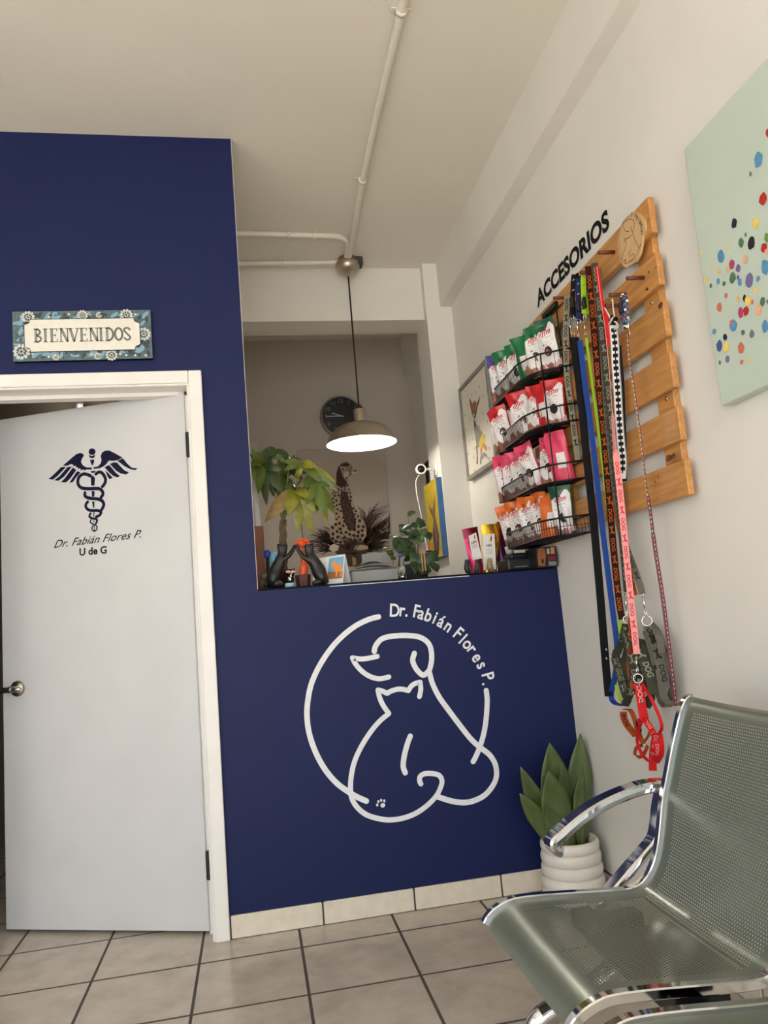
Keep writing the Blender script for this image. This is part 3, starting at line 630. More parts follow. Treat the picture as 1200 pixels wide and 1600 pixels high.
for x, y in ((230,440),(282,435),(322,400),(375,340),(415,450),(230,560),(200,680),(262,720),(410,655),(470,750),(340,740),(378,810),(437,925),(215,845),(255,980),(292,960),(318,1070),(490,1070),(245,1135),(305,1180),(490,1195),(255,1275),(318,1335)):
    pp.disc(P(*q(x,y), x=px_-.0008), (.0045,.007), Y, Z, 5, 8)
# faces 0-5 are the paper itself; the others use ink colours
pp.m = [6 if i < 6 else m for i, m in enumerate(pp.m)]
pp.build('print_panel', [mat('ink_dark', (46,38,36), .6), mat('print_yellow', (226,196,60), .6), mat('print_orange', (222,136,62), .6), mat('print_brown', (150,100,60), .6), mat('print_grey', (150,144,136), .6), mat('print_dots', (110,104,92), .6), mat('print_paper', (224,216,200), .55)], fr)
# ------------------------------------------------------------------ canvas with confetti dots
dx = 1.198; da, db_ = P(1072,229.5,x=dx), P(1122,637,x=dx)
dt = thing('dotted_canvas', 'large pale green canvas covered with colourful paint dots', 'picture', (XR, -1.6, db_.z))
dy = (da.y+db_.y)/2; MB().bbox((dx, -2.05, db_.z), (XR-.0006, dy, da.z), .004, 2).build('canvas', mat('sage_canvas', (192,204,190), .7, noise=.03, nscale=6, bump=.08, bscale=250), dt)
q = crop(1050, 80, 2.8067); dm = MB()
DC = dict(b=(88,146,186), n=(34,38,62), y=(234,206,104), r=(184,40,38), g=(84,116,92), k=(24,22,30), p=(226,176,140), m=(178,66,110), v=(118,108,150), c=(206,112,88), i=(66,88,140), e=(110,120,116), l=(104,150,60), w=(224,186,120))
keys = list(DC)
for x, y, r, ry, k in ((378,475,22,38,'b'),(344,538,6,12,'e'),(398,648,19,30,'r'),(418,358,8,20,'r'),(272,755,14,24,'n'),(367,752,17,28,'y'),(302,840,13,24,'g'),(322,805,6,11,'e'),(347,840,18,30,'k'),(402,862,15,22,'r'),(415,818,12,24,'l'),
    (127,878,6,10,'y'),(245,860,6,12,'y'),(215,902,17,32,'b'),(262,936,14,24,'m'),(320,912,12,24,'p'),(290,952,11,20,'v'),(207,965,8,12,'w'),(176,944,5,8,'y'),(245,958,7,14,'w'),(408,945,18,38,'b'),(148,1002,8,15,'y'),(202,1010,8,14,'b'),(170,1028,6,11,'g'),(227,1020,8,12,'g'),
    (265,995,15,26,'g'),(297,1014,10,18,'b'),(338,1003,19,34,'v'),(377,998,9,14,'b'),(237,1072,8,13,'c'),(367,1050,9,15,'y'),(290,1088,7,14,'w'),(318,1083,9,16,'n'),(333,1094,15,26,'y'),(352,1100,7,11,'c'),(397,1097,13,22,'g'),(208,1123,12,22,'c'),(378,1135,18,26,'p'),
    (301,1147,13,24,'m'),(324,1140,14,22,'r'),(164,1168,14,26,'i'),(184,1230,8,14,'b'),(268,1203,17,30,'b'),(311,1233,9,14,'g'),(349,1240,11,20,'e'),(408,1207,17,30,'b'),(232,1254,10,16,'n'),(207,1293,14,28,'i'),(238,1298,14,24,'y'),(303,1303,15,28,'c'),(184,1366,8,16,'g'),
    (209,1366,6,11,'e'),(243,1350,10,17,'v'),(305,1364,8,11,'c'),(333,1350,9,11,'y'),(148,1125,5,9,'c'),(418,1098,5,10,'g'),(413,880,10,14,'p'),(290,992,7,12,'v'),(260,1188,7,12,'c')):
    a, b = P(*q(x, y-ry), x=dx), P(*q(x, y+ry), x=dx); c = P(*q(x, y), x=dx-.0012); yl = abs(P(*q(x+r, y), x=dx).y-P(*q(x-r, y), x=dx).y)/2
    if c.y+yl > dy-.004: continue
    dm.disc(c+X*random.uniform(-.0002,.0003), (yl*.95, (a-b).length/2*.95), Y, Z, keys.index(k), 12, .14)
rnd = random.Random(2)
for k in range(40):
    c = Vector((dx-.0012, rnd.uniform(-2.0,-1.5), rnd.uniform(1.62,2.0))); r = rnd.uniform(.008,.02); dm.disc(c, (r, r*1.2), Y, Z, rnd.randrange(len(keys)), 12, .14)
dm.build('paint_dots', [mat('dot_'+n_, DC[k], .5, noise=.12, nscale=60) for k, n_ in zip(keys, ('sky','navy','yellow','red','sage','black','peach','magenta','violet','coral','indigo','grey','lime','sand'))], dt)
# ------------------------------------------------------------------ lettering on the right wall
al = MB(); a0, a1 = P(839.5,478,x=XR-.0015), P(943.5,366,x=XR-.0015); zb = (a0.z+a1.z)/2-.005
L_ = abs(P(952,350,x=XR-.0015).y-a0.y); ccx = (a0.y+P(952,350,x=XR-.0015).y)/2
put_text(al, 'ACCESORIOS', plane_fn((XR-.0015, ccx, zb+.035), -Y, Z), off=.04, fit=(L_, .072))
tag(al.build('wall_lettering', M_BLACKINK), 'black ACCESORIOS lettering on the white wall above the wooden slat board', 'lettering')
# ------------------------------------------------------------------ slatted wooden board
def wood(name, c, s=1.0):
    if name in MATS: return MATS[name]
    m = mat(name, c, .42); n = m.node_tree.nodes; l = m.node_tree.links; b = n['Principled BSDF']
    g = n.new('ShaderNodeNewGeometry'); mp = n.new('ShaderNodeMapping'); mp.inputs['Scale'].default_value = (30, 2.2, 30); l.new(g.outputs['Position'], mp.inputs[0])
    nz = n.new('ShaderNodeTexNoise'); nz.inputs['Scale'].default_value = 2.2*s; nz.inputs['Detail'].default_value = 6; nz.inputs['Distortion'].default_value = .6; l.new(mp.outputs[0], nz.inputs['Vector'])
    cr = n.new('ShaderNodeValToRGB'); l.new(nz.outputs[0], cr.inputs[0]); e = cr.color_ramp.elements
    e[0].position = .3; e[1].position = .72; e[0].color = (*lin([v*.86 for v in c]), 1); e[1].color = (*lin([min(255, v*1.06) for v in c]), 1); l.new(cr.outputs[0], b.inputs['Base Color'])
    return m
M_PINE = wood('honey_pine', (198,140,78)); M_PEG = mat('dark_wood_peg', (98,46,30), .5)
board = thing('slat_board', 'honey coloured slatted wooden board holding leashes on the right wall', 'rack', (XR, -.5, 1.343))
SX = 1.195
SL = [(2.112,2.222),(1.953,2.048),(1.80,1.907),(1.650,1.754),(1.498,1.595),(1.343,1.443)]
for za, zb in SL:
    MB().bbox((SX, -1.045, za), (SX+.02, .0, zb), .003, 2).build('slat', M_PINE, board)
for ya, yb in ((-1.006,-.918), (-.62,-.54), (-.28,-.19)):
    MB().bbox((SX+.02, ya, 1.35), (XR-.0006, yb, 2.216), .002, 1).build('stile', M_PINE, board)
for px, py in ((1003,433),(975,459),(957,393),(928,424),(884,464),(968,476)):
    c = P(px+3, py+1, x=SX); MB().tube([c, c-X*.055-Z*.002], .0062, 10).build('peg', M_PEG, board)
kn = MB()
for px, py, r in ((1014,425,.004),(1025,418,.003),(1011,452,.006),(1032,477,.010),(1028,745,.003),(1024,753,.003),(1052,712,.009),(1045,716,.012)): kn.disc(P(px, py, x=SX-.0006 if py not in (477,) else SX-.0006), (r*1.3, r*.8), Y, Z, 0, 12, .2)
kn.build('knot', mat('dark_knot', (96,54,28), .6), board)
for px, py in ((1017.5,473),(1041,623)):
    c = P(px, py, x=SX+.02); MB().lathe([(.006,0),(.005,.002),(0,.002)], c, 12, 0, Matrix(((0,0,-1),(1,0,0),(0,1,0)))).build('screw', M_STEEL, board)
# ------------------------------------------------------------------ plywood plaque
lx = SX-.006
plq = thing('plywood_plaque', 'oval plywood plaque engraved with a dog and cat at the board top', 'plaque', (SX, P(988,418,x=lx).y, P(988,418,x=lx).z))
q = crop(940, 310, 6.4); gq = lambda a, l=0: [P(*q(*p), x=lx-l) for p in a]
out = [(290,150),(320,135),(360,145),(400,185),(430,230),(435,310),(410,370),(405,460),(385,560),(350,630),(300,660),(255,690),(215,680),(195,640),(170,560),(158,460),(165,360),(185,290),(220,220),(270,170)]
MB().prism(gq(out), X*.006).build('plaque_board', mat('pale_plywood', (206,170,122), .6, noise=.06, nscale=30), plq)
eg = MB()
for pts, wd in (([(215,245),(250,225),(275,205),(310,215),(328,250),(322,300),(305,330),(290,300),(295,275)],.0016),([(215,245),(220,290),(240,325),(275,330)],.0016),([(305,330),(330,410),(360,470),(375,510)],.0016),([(300,360),(280,385),(255,400),(230,410),(245,470),(210,560),(205,610)],.0016),
    ([(290,515),(275,550),(280,590)],.0014),([(290,585),(310,555),(325,570),(310,605),(270,630)],.0016),([(280,170),(215,235),(180,330),(172,450),(185,550),(215,635),(260,645),(330,600),(380,490),(395,440)],.0016)):
    eg.stroke(gq(pts, .0008), wd, -X, 0, 0, False)
eg.disc(P(*q(238,622), x=lx-.0008), .004, Y, Z, 0, 8)
ar = [(305,165),(335,165),(355,185),(372,208),(385,232),(393,258),(400,285),(402,312),(402,340)]
for ch, (x, y), a in zip('FabiánFlo', ar, (10,20,28,34,42,50,56,62,68)): put_text(eg, ch, plane_fn(P(*q(x, y), x=lx-.0008), -Y, Z, -a), size=.022)
eg.build('engraving', mat('burnt_engraving', (78,50,32), .7), plq)
# ------------------------------------------------------------------ four-tier wire basket rack
M_WIRE = mat('black_wire', (20,20,22), .35, .4)
rack = thing('wire_basket_rack', 'black four tier wire basket rack hung on the slatted wooden board', 'rack', (1.12, -.15, 1.31))
TZ = [1.985, 1.781, 1.570, 1.376]; TD = .062
PLAN = [(1.188,.13),(1.075,.105),(1.055,.06),(1.045,-.28),(1.062,-.345),(1.092,-.40),(1.186,-.457)]
def plan_pts(step):
    out = []
    for (x0,y0),(x1,y1) in zip(PLAN, PLAN[1:]):
        L = math.hypot(x1-x0, y1-y0); n = max(1, round(L/step)); out += [(x0+(x1-x0)*i/n, y0+(y1-y0)*i/n) for i in range(n)]
    return out+[PLAN[-1]]
def plan_x(y):
    for (x0,y0),(x1,y1) in zip(PLAN, PLAN[1:]):
        if y1 <= y <= y0: return x0+(x1-x0)*(y-y0)/(y1-y0)
    return 1.18
for ti, z in enumerate(TZ):
    b = MB(); rim = [(x, y, z) for x, y in PLAN]; low = [(x+.004*(1 if x < 1.15 else 0), y, z-TD) for x, y in PLAN]
    b.tube(rim, .0035, 6); b.tube(low, .003, 6); b.tube([(1.188,.13,z),(1.186,-.457,z)], .0028, 6); b.tube([(1.188,.13,z-TD),(1.186,-.457,z-TD)], .0024, 6)
    b.build('basket_rim', M_WIRE, rack)
    v = MB()
    for i, (x, y) in enumerate(plan_pts(.0125)):
        if ti < 3 and y < -.27 and i % 6: continue
        v.tube([(x, y, z), (x+.003, y, z-TD)], .0012, 4, cap=False)
    if ti == 3: v.tube([(x, y, z-TD*.5) for x, y in PLAN], .0013, 4)
    v.build('basket_side_wires', M_WIRE, rack)
    fl_ = MB(); y = .10
    while y > -.45:
        fl_.tube([(plan_x(y)+.003, y, z-TD), (1.187, y, z-TD)], .0018, 4, cap=False); y -= .0125
    for x in (1.08, 1.115, 1.15): fl_.tube([(x, .10, z-TD-.002), (x, -.45+(1.187-x)*.6, z-TD-.002)], .0016, 4)
    fl_.build('basket_floor_wires', M_WIRE, rack)
up = MB()
for x, y, a, b_ in ((1.0925,-.402,TZ[0],TZ[3]-TD),(1.189,-.459,2.10,TZ[3]-TD),(1.190,.13,2.10,TZ[3]-TD)): up.tube([(x, y, a), (x, y, b_)], .003, 6)
up.build('upright_rods', M_WIRE, rack)
hk = MB(); c = P(866, 492, x=1.190)
hk.tube([(1.189,-.459,2.10),(1.189,-.459,2.165),(1.189,-.40,2.168),(1.189,-.10,2.168),(1.190,.13,2.10)], .003, 6)
h0, h1 = P(848,497,x=1.184), P(868,473,x=1.184); hk.bbox((1.180,h1.y,(h0.z+h1.z)/2-.011),(1.1945,h0.y,(h0.z+h1.z)/2+.011),.002,1); hk.tube([(1.184,h1.y,h1.z),(1.186,h1.y,h1.z-.17)], .0028, 6); hk.build('hanging_hook', M_WIRE, rack)
# ------------------------------------------------------------------ treat pouches in the baskets
BW = mat('pouch_white', (232,226,224), .32, noise=.03, nscale=40)
BK = mat('pouch_black_print', (30,26,28), .35); BM = mat('pouch_meat_print', (150,98,78), .4, noise=.3, nscale=120); BP = mat('pouch_pink_print', (226,168,172), .4)
BR = mat('pouch_red_lettering', (190,44,58), .4)
BCOL = dict(green=mat('pouch_green', (28,112,64), .3), red=mat('pouch_red', (204,32,36), .3), pink=mat('pouch_pink', (222,64,98), .3), orange=mat('pouch_orange', (226,112,46), .3), purple=mat('pouch_purple', (72,60,128), .3), darkgreen=mat('pouch_bottle_green', (40,86,66), .3))
def pouch(label, x, y, z, yaw, tilt, col, W=.092, Hh=.175, Dp=.019, back=False, group=None, lean=0, var=0):
    """foil stand-up pouch: sealed crimped top, gusset bottom, printed front; local front faces -y"""
    root = thing('treat_pouch', label, 'treat pouch', (x, y, z), group, (lean, tilt, yaw))
    mb = MB(); NX, NZ = 26, 44
    rn = random.Random(sum(map(ord, col))+int(abs(y)*1000)+var)
    k1, k2 = rn.uniform(0, 6), rn.uniform(0, 6)
    def sh(u, v, side):
        d = Dp*math.sqrt(max(0, 1-(abs(u)**2.4)))*(min(1, v/.12+.55))*(1-max(0, (v-.35)/.57)**1.3 if v < .92 else 0)
        d = max(d, .0009)*(1+.18*math.sin(5*u+k1+9*v)*(.3+v)); w_ = W/2*(1-.05*math.sin(PI*v)+.015*math.sin(14*v+k2))
        bend = .006*math.sin(2.2*v+k1)+(.014*(v-.75)/.25*math.sin(k2+1.7*u) if v > .75 else 0)+.0025*math.sin(4*u+7*v+k2)
        return Vector((u*w_, side*d+bend, v*Hh))
    for side in (-1, 1):
        vs = [sh(-1+2*i/NX, j/NZ, side) for j in range(NZ+1) for i in range(NX+1)]
        o = len(mb.v); mb.v += vs
        for j in range(NZ):
            for i in range(NX):
                a = o+j*(NX+1)+i; f = [a, a+1, a+NX+2, a+NX+1]; u = -1+2*(i+.5)/NX; v = (j+.5)/NZ
                mi = 1
                if side < 0 and not back:
                    mi = 0
                    if v > .79+.09*math.sin(2.6*u+.5)-.05*math.cos(5*u): mi = 1
                    if abs(u) > .93: mi = 1
                    if v < .17-.06*u+.03*math.sin(7*u) and u < .5: mi = 3
                    if v < .22-.1*(1-u) and u > .30+.1*math.sin(12*v): mi = 4
                    if v < .12 and u > .72: mi = 1
                if back and side < 0 and abs(u) < .7 and .3 < v < .6 and u > -.1: mi = 0
                mb.f.append(f if side < 0 else f[::-1]); mb.m.append(mi); mb.s.append(True)
    n1 = (NX+1)*(NZ+1)
    mb.f.append([i for i in range(NX+1)][::-1]+[n1+i for i in range(NX+1)]); mb.m.append(1); mb.s.append(False)
    mb.f.append([NZ*(NX+1)+i for i in range(NX+1)]+[n1+NZ*(NX+1)+i for i in range(NX, -1, -1)]); mb.m.append(1); mb.s.append(False)
    mb.build('pouch_body', [BW, BCOL[col], BK, BM, BP], root, True)
    if not back:
        tx = MB(); on = lambda u, v: sh(u, v, -1)+Vector((0, -.0012, 0))
        # looping red lettering, a rule under it, and small doodles
        amp = [.030,.034,.066,.034,.070,.032,.034,.030]
        tx.stroke([on(-.62+1.2*t+.045*math.sin(2*PI*7*t), .70+.05*t+amp[min(7,int(t*7.99))]*math.cos(2*PI*7*t)) for t in [i/84 for i in range(85)]], .0026, -Y, 0, 0, False, False)
        tx.stroke([on(-.55, .625), on(.1, .645), on(.5, .66)], .0013, -Y, 1, 0, False, False)
        for k in range(26):
            u, v = rn.uniform(-.75, .75), rn.uniform(.44, .60); a = rn.uniform(0, PI)
            tx.stroke([on(u, v), on(u+.09*math.cos(a), v+.02*math.sin(a))], .0011, -Y, 1, 0, False, False)
        for k in range(4): tx.stroke([on(-.45, .79+.018*k), on(-.05, .80+.018*k)], .0016, -Y, 1, 0, False, False)
        tx.disc(on(.16, .39), (.0155, .0185), X, Z, 1, 18); tx.disc(on(.10, .375)-Y*.0004, (.008, .014), X, Z, 3, 12); tx.disc(on(.02, .35)-Y*.0006, (.006, .012), X, Z, 2, 10)
        tx.poly([on(-.3,.50), on(-.2,.545), on(-.14,.50)], 1)
        tx.build('pouch_lettering', [BR, BK, BW, BM], root, True)
    return root
TIERN = ['top', 'second', 'third', 'bottom']
def rowof(t, lst):
    for i, (px, py, col, yaw, tilt, back, dx_, note) in enumerate(lst):
        z = TZ[t]-TD+.0025; c = P(px, py, z=z+.01) if False else None
        # place along the basket where the photo shows the pouch's foot
        pt = P(px, py, x=1.085+dx_)
        pouch(note, 1.085+dx_, max(-.40, min(.085, pt.y)), z, math.radians(yaw+random.Random(i*13+t).uniform(-9,9)), math.radians(tilt+random.Random(i*5+t*3).uniform(-4,4)), col, back=back, group='treat pouches in the %s basket' % TIERN[t], var=i, W=.088 if t < 3 else .084, Hh=(.2, .19, .192, .192)[t]*random.Random(i*7+t).uniform(.94,1.05), lean=math.radians(9+4*math.sin(i*2.3+t)))
YW = -48
rowof(0, [(785,618,'purple',-40,-4,False,.0,'white treat pouch with purple top, clock end of the top basket'),
 (799,611,'green',-42,-3,False,.012,'green topped white treat pouch, second from the clock end of the top basket'),
 (812,606,'green',-50,2,False,.02,'green topped white treat pouch, third from the clock end of the top basket'),
 (826,598,'green',-68,3,True,.026,'mostly green treat pouch shown side on in the top basket'),
 (838,590,'green',-56,5,False,.02,'green topped white treat pouch leaning at the middle of the top basket'),
 (852,586,'green',-50,-4,False,.048,'tallest looking white and green treat pouch right of the middle of the top basket'),
 (865,584,'darkgreen',-60,3,False,.068,'white and dark green treat pouch near the leash end of the top basket')])
rowof(1, [(788,694,'purple',-44,2,False,.004,'white treat pouch with purple edge half hidden at the picture end of the second basket'),
 (796,692,'red',-40,-8,False,.0,'red topped treat pouch at the picture end of the second basket'),
 (812,684,'red',-44,9,False,.016,'red topped treat pouch slumping forward in the second basket'),
 (826,674,'red',-44,-4,False,.03,'broad red topped white treat pouch in the middle of the second basket'),
 (842,668,'red',-52,2,False,.036,'narrow upright red topped treat pouch just right of the middle of the second basket'),
 (858,664,'red',-70,3,True,.06,'plain red treat pouch turned side on in the second basket'),
 (872,662,'red',-46,5,False,.072,'red topped treat pouch at the leash end of the second basket')])
rowof(2, [(795,780,'pink',-44,-2,False,.004,'pink topped treat pouch at the picture end of the third basket'),
 (806,776,'pink',-42,0,False,.014,'pink topped treat pouch second from the picture end of the third basket'),
 (822,768,'pink',-42,-3,False,.022,'widest pink topped white treat pouch at the front of the third basket'),
 (842,758,'pink',-58,-6,False,.04,'pink topped treat pouch leaning left in the middle of the third basket'),
 (862,752,'pink',-66,4,False,.058,'mostly hidden pink treat pouch behind the rod of the third basket'),
 (882,748,'pink',-40,3,True,.074,'all pink treat pouch showing its back at the leash end of the third basket')])
rowof(3, [(805,850,'orange',-46,-5,False,.01,'orange topped treat pouch at the counter end of the bottom basket'),
 (818,846,'orange',-50,-2,False,.022,'orange topped treat pouch second from the counter end of the bottom basket'),
 (833,842,'orange',-46,0,False,.028,'white fronted orange topped treat pouch in the middle of the bottom basket'),
 (848,838,'orange',-62,4,False,.042,'slim orange topped treat pouch right of the middle of the bottom basket'),
 (862,836,'orange',-40,6,True,.056,'bright orange treat pouch showing its plain side in the bottom basket'),
 (884,834,'darkgreen',-52,4,False,.074,'white and dark green treat pouch at the leash end of the bottom basket')])
# ------------------------------------------------------------------ leashes, collars, harnesses on the pegs
WDX = (-.93,.36,0)
class Strap:
    """a webbing strap: centre path, width direction and thickness"""
    def __init__(s, pts, wd, width, n=6, thick=.0016, front=None):
        s.p = catmull(pts, n); s.w = width; s.t = thick; s.L = [0]
        for a, b in zip(s.p, s.p[1:]): s.L.append(s.L[-1]+(b-a).length)
        s.fr = []; N = len(s.p); front = Vector(front or (-.5,-.87,0))
        wds = wd if isinstance(wd, list) else [wd]*N
        for i in range(N):
            t = (s.p[min(i+1, N-1)]-s.p[max(i-1, 0)]).normalized(); w_ = Vector(wds[int(i*len(wds)/N)] if len(wds) != N else wds[i]); w_ = (w_-t*w_.dot(t)).normalized()
            nn = t.cross(w_).normalized(); nn = nn if nn.dot(front) >= 0 else -nn
            s.fr.append((t, w_, nn))
    def at(s, u, v, h=0):
        u = max(0, min(s.L[-1], u)); i = 0
        while i < len(s.L)-2 and s.L[i+1] < u: i += 1
        k = (u-s.L[i])/max(1e-9, s.L[i+1]-s.L[i]); p = s.p[i].lerp(s.p[i+1], k); w_ = s.fr[i][1].lerp(s.fr[i+1][1], k).normalized(); nn = s.fr[i][2].lerp(s.fr[i+1][2], k).normalized()
        return p+w_*v+nn*(s.t/2+h)
    def mesh(s, mb, mi=0):
        vs = []
        for p, (t, w_, nn) in zip(s.p, s.fr):
            for a, b in ((-1,-1),(1,-1),(1,1),(-1,1)): vs.append(p+w_*a*s.w/2+nn*b*s.t/2)
        N = len(s.p); fs = [(i*4+k, i*4+(k+1) % 4, i*4+4+(k+1) % 4, i*4+4+k) for i in range(N-1) for k in range(4)]
        fs += [(0,1,2,3), ((N-1)*4+3,(N-1)*4+2,(N-1)*4+1,(N-1)*4)]
        mb.add(vs, fs, mi, False); return mb
    def dogs(s, mb, mi, start=.01, every=.075, flip=1, mi2=None):
        """the repeated word and a little running dog, as on the webbing"""
        u = start; k = 0; W_ = s.w; ln = min(.055, W_*2.2)
        dog = [(-.5,.05),(-.42,.22),(-.3,.2),(-.2,.08),(.15,.1),(.25,.3),(.36,.34),(.5,.2),(.36,.1),(.34,-.05),(.46,-.25),(.4,-.32),(.22,-.1),(-.15,-.1),(-.3,-.32),(-.42,-.3),(-.3,-.06)]
        while u+ln < s.L[-1]:
            if k % 2 == 0: put_text(mb, 'DOG', lambda a, b, u=u: s.at(u+ln/2+a, -b*flip, .0004), fit=(ln*.9, W_*.56), mi=mi, off=.03)
            else: mb.poly([s.at(u+ln*.4+x*ln*.62, -y*W_*1.15*flip, .0004) for x, y in dog], mi if mi2 is None else mi2)
            u += ln*(1.12 if k % 2 == 0 else .95); k += 1
        return mb
def L3(pts, x0, x1=None):
    """photo points hanging in the plane just in front of the slats"""
    x1 = x0 if x1 is None else x1; n = len(pts)-1
    return [P(px, py, x=x0+(x1-x0)*i/n) for i, (px, py) in enumerate(pts)]
def ring(mb, c, r, wire=.0016, n=X, mi=0, sq=1):
    n = Vector(n).normalized(); u = n.cross(Z).normalized(); v = n.cross(u)
    return mb.tube([c+u*r*math.cos(2*PI*k/16)+v*r*sq*math.sin(2*PI*k/16) for k in range(16)], wire, 6, closed=True, mi=mi)
def clasp(mb, a, b, mi=0):
    a, b = Vector(a), Vector(b); m = a.lerp(b, .35); ring(mb, a, .006, .0016, X, mi); mb.tube([a.lerp(b, .12), m, b.lerp(a, .35)], [.0028, .004, .0026], 8, mi=mi)
    t = (b-a); s_ = t.cross(X).normalized(); mb.tube(catmull([b.lerp(a, .38), b.lerp(a, .2)+s_*.005, b+s_*.004, b-s_*.004, b.lerp(a, .25)-s_*.005], 4), .0019, 6, mi=mi); return mb
M_CHROME = mat('bright_chrome', (214,212,208), .12, 1)
M_BLKW = mat('black_webbing', (20,19,23), .75, spec=.15); M_BLUW = mat('blue_webbing', (34,70,146), .7, spec=.15); M_LIMW = mat('lime_webbing', (158,200,36), .65, spec=.2); M_NVYW = mat('navy_webbing', (28,34,80), .65, spec=.2)
M_CAMO = mat('camo_webbing', (62,64,50), .75, spec=.15); M_CAMOL = mat('camo_print', (140,140,122), .75, spec=.15); M_CAMOG = mat('grey_webbing', (98,94,84), .75, spec=.15); M_DKP = mat('dark_print', (40,38,35), .75, spec=.15)
M_BRNW = mat('brown_webbing', (48,22,14), .75, spec=.15); M_ORG = mat('orange_print', (186,88,36), .75, spec=.15); M_REDW = mat('red_webbing', (200,28,30), .65, spec=.2); M_PNK = mat('pink_print', (232,148,146), .65, spec=.2); M_REDP = mat('red_print', (190,30,44), .55)
M_KHK = mat('khaki_webbing', (140,132,112), .65); M_ORW = mat('orange_webbing', (164,76,32), .7, spec=.15)
def leash(name, label, cat, group=None):
    return lambda loc: thing(name, label, cat, loc, group)
GL = 'leashes hanging on the slatted board'
# black leash with collar clasp
t = thing('leash', 'plain black flat leash hanging leftmost, beside the wire baskets', 'leash', P(950,1088,x=1.16), GL)
s = Strap(L3([(898,527),(906,600),(915,700),(926,800),(937,920),(945,1020),(951,1088)], 1.152, 1.165), WDX, .026, thick=.004); s.mesh(MB()).build('strap', M_BLKW, t)
m_ = MB(); clasp(m_, P(889,500,x=1.152), P(893,521,x=1.152)); ring(m_, P(895,522,x=1.152), .012); m_.build('clasp', M_CHROME, t)
m_ = MB(); m_.tube([P(946.5,1012,x=1.158), P(947.5,1016,x=1.154)], .003, 8); m_.tube([P(947,1026,x=1.158), P(948,1030,x=1.154)], .003, 8); m_.build('rivet', M_CHROME, t)
# blue leash
t = thing('leash', 'plain blue leash looping at its lower end, between the black and the lime ones', 'leash', P(968,1100,x=1.17), GL)
Strap(L3([(906,532),(914,600),(926,690),(936,780),(948,880),(958,960),(964,1010),(962,1050),(955,1085),(960,1098),(972,1102)], 1.156, 1.18), WDX, .018, thick=.003).mesh(MB()).build('strap', M_BLUW, t)
m_ = MB(); clasp(m_, P(901,499,x=1.156), P(904,527,x=1.156)); m_.build('clasp', M_CHROME, t)
# lime leash
t = thing('leash', 'thin lime green leash seen almost edge on beside the blue one', 'leash', P(975,1095,x=1.18), GL)
Strap(L3([(916,528),(924,590),(936,680),(948,780),(958,870),(966,940),(969,1000),(963,1045),(963,1075),(970,1094),(976,1097)], 1.158, 1.19), WDX, .009, thick=.003).mesh(MB()).build('strap', M_LIMW, t)
m_ = MB(); clasp(m_, P(913,503,x=1.158), P(915,524,x=1.158)); m_.build('clasp', M_CHROME, t)
# short collars above them on the same peg
for lab, wm, px, py0, py1, nm_ in (('black nylon collar with plastic buckle, top left of the hanging leashes', M_BLKW, (896,894), 431, 492, 'black'), ('dark blue nylon collar with pale slide, between the black and lime collars', M_NVYW, (903,904), 437, 498, 'blue'), ('lime green nylon collar with black buckle, right of the blue collar', M_LIMW, (911,913), 433, 490, 'lime')):
    x_ = {'black':1.142,'blue':1.148,'lime':1.152}[nm_]
    t = thing('dog_collar', lab, 'collar', P(px[1], py1, x=x_), 'nylon collars on the top left peg')
    a, b = P(px[0], py0, x=x_), P(px[1], py1, x=x_); wv = .0165
    m_ = MB(); Strap([a+Z*.001+X*.018, a+Z*.003+X*.006, a-Z*.004, a.lerp(b, .35), a.lerp(b, .7), b], WDX, wv, thick=.0025).mesh(m_)
    Strap([a+X*.018, a.lerp(b, .5)+X*.022, b+X*.012, b], WDX, wv, thick=.0025).mesh(m_); m_.build('strap', wm, t)
    m_ = MB(); c = a.lerp(b, .68 if nm_ != 'lime' else .72); m_.bbox(c+Vector((-.007,-.011,-.020)), c+Vector((.004,.011,.020)), .003, 2); m_.bbox(c+Vector((-.009,-.007,-.008)), c+Vector((-.004,.007,.008)), .002, 1)
    m_.build('buckle', mat('black_plastic', (26,24,24), .4) if nm_ != 'blue' else mat('navy_plastic', (28,30,52), .4), t)
    m_ = MB()
    for k in (.12, .38) if nm_ != 'lime' else (.22, .5): c = a.lerp(b, k); m_.bbox(c+Vector((-.004,-.0105,-.0016)), c+Vector((.001,.0105,.0016)), .001, 1)
    m_.build('slide', mat('pale_slide', (190,188,184), .35) if nm_ != 'lime' else M_LIMW, t)
    m_ = MB(); ring(m_, b-Z*.012, .011, .0018); m_.build('collar_ring', M_CHROME, t)
def dogleash(label, pts, x0, x1, width, base, pr, start=.01, wd=(-.93,.36,0), thick=.0018, pr2=None, cl=None, lw=6):
    t = thing('leash', label, 'leash', P(*pts[-1], x=x1), GL)
    s = Strap(L3(pts, x0, x1), wd, width, thick=thick); m_ = MB(); s.mesh(m_); s.dogs(m_, 1, start, mi2=2 if pr2 else None); m_.build('strap', [base, pr]+([pr2] if pr2 else []), t)
    if cl: m_ = MB(); clasp(m_, P(*cl[0], x=x1), P(*cl[1], x=x1)); m_.build('clasp', M_CHROME, t)
    return t, s
dogleash('khaki DOG patterned leash hanging behind the black leash, next to the baskets', [(886,462),(884,520),(886,590),(893,640),(899,690),(903,720)], 1.17, 1.176, .020, M_KHK, M_DKP)
dogleash('dark brown leash with orange DOG print, right of the lime leash', [(919,416),(925,480),(932,560),(938,630),(945,700),(951,770),(958,850),(966,930),(972,968)], 1.145, 1.165, .021, M_BRNW, M_ORG, .03)
dogleash('orange leash with dark dog print, mostly hidden behind the camo leash', [(927,414),(932,470),(938,560),(945,650),(953,740),(966,820),(981,880),(993,930)], 1.158, 1.178, .014, M_ORW, M_BRNW, .02)
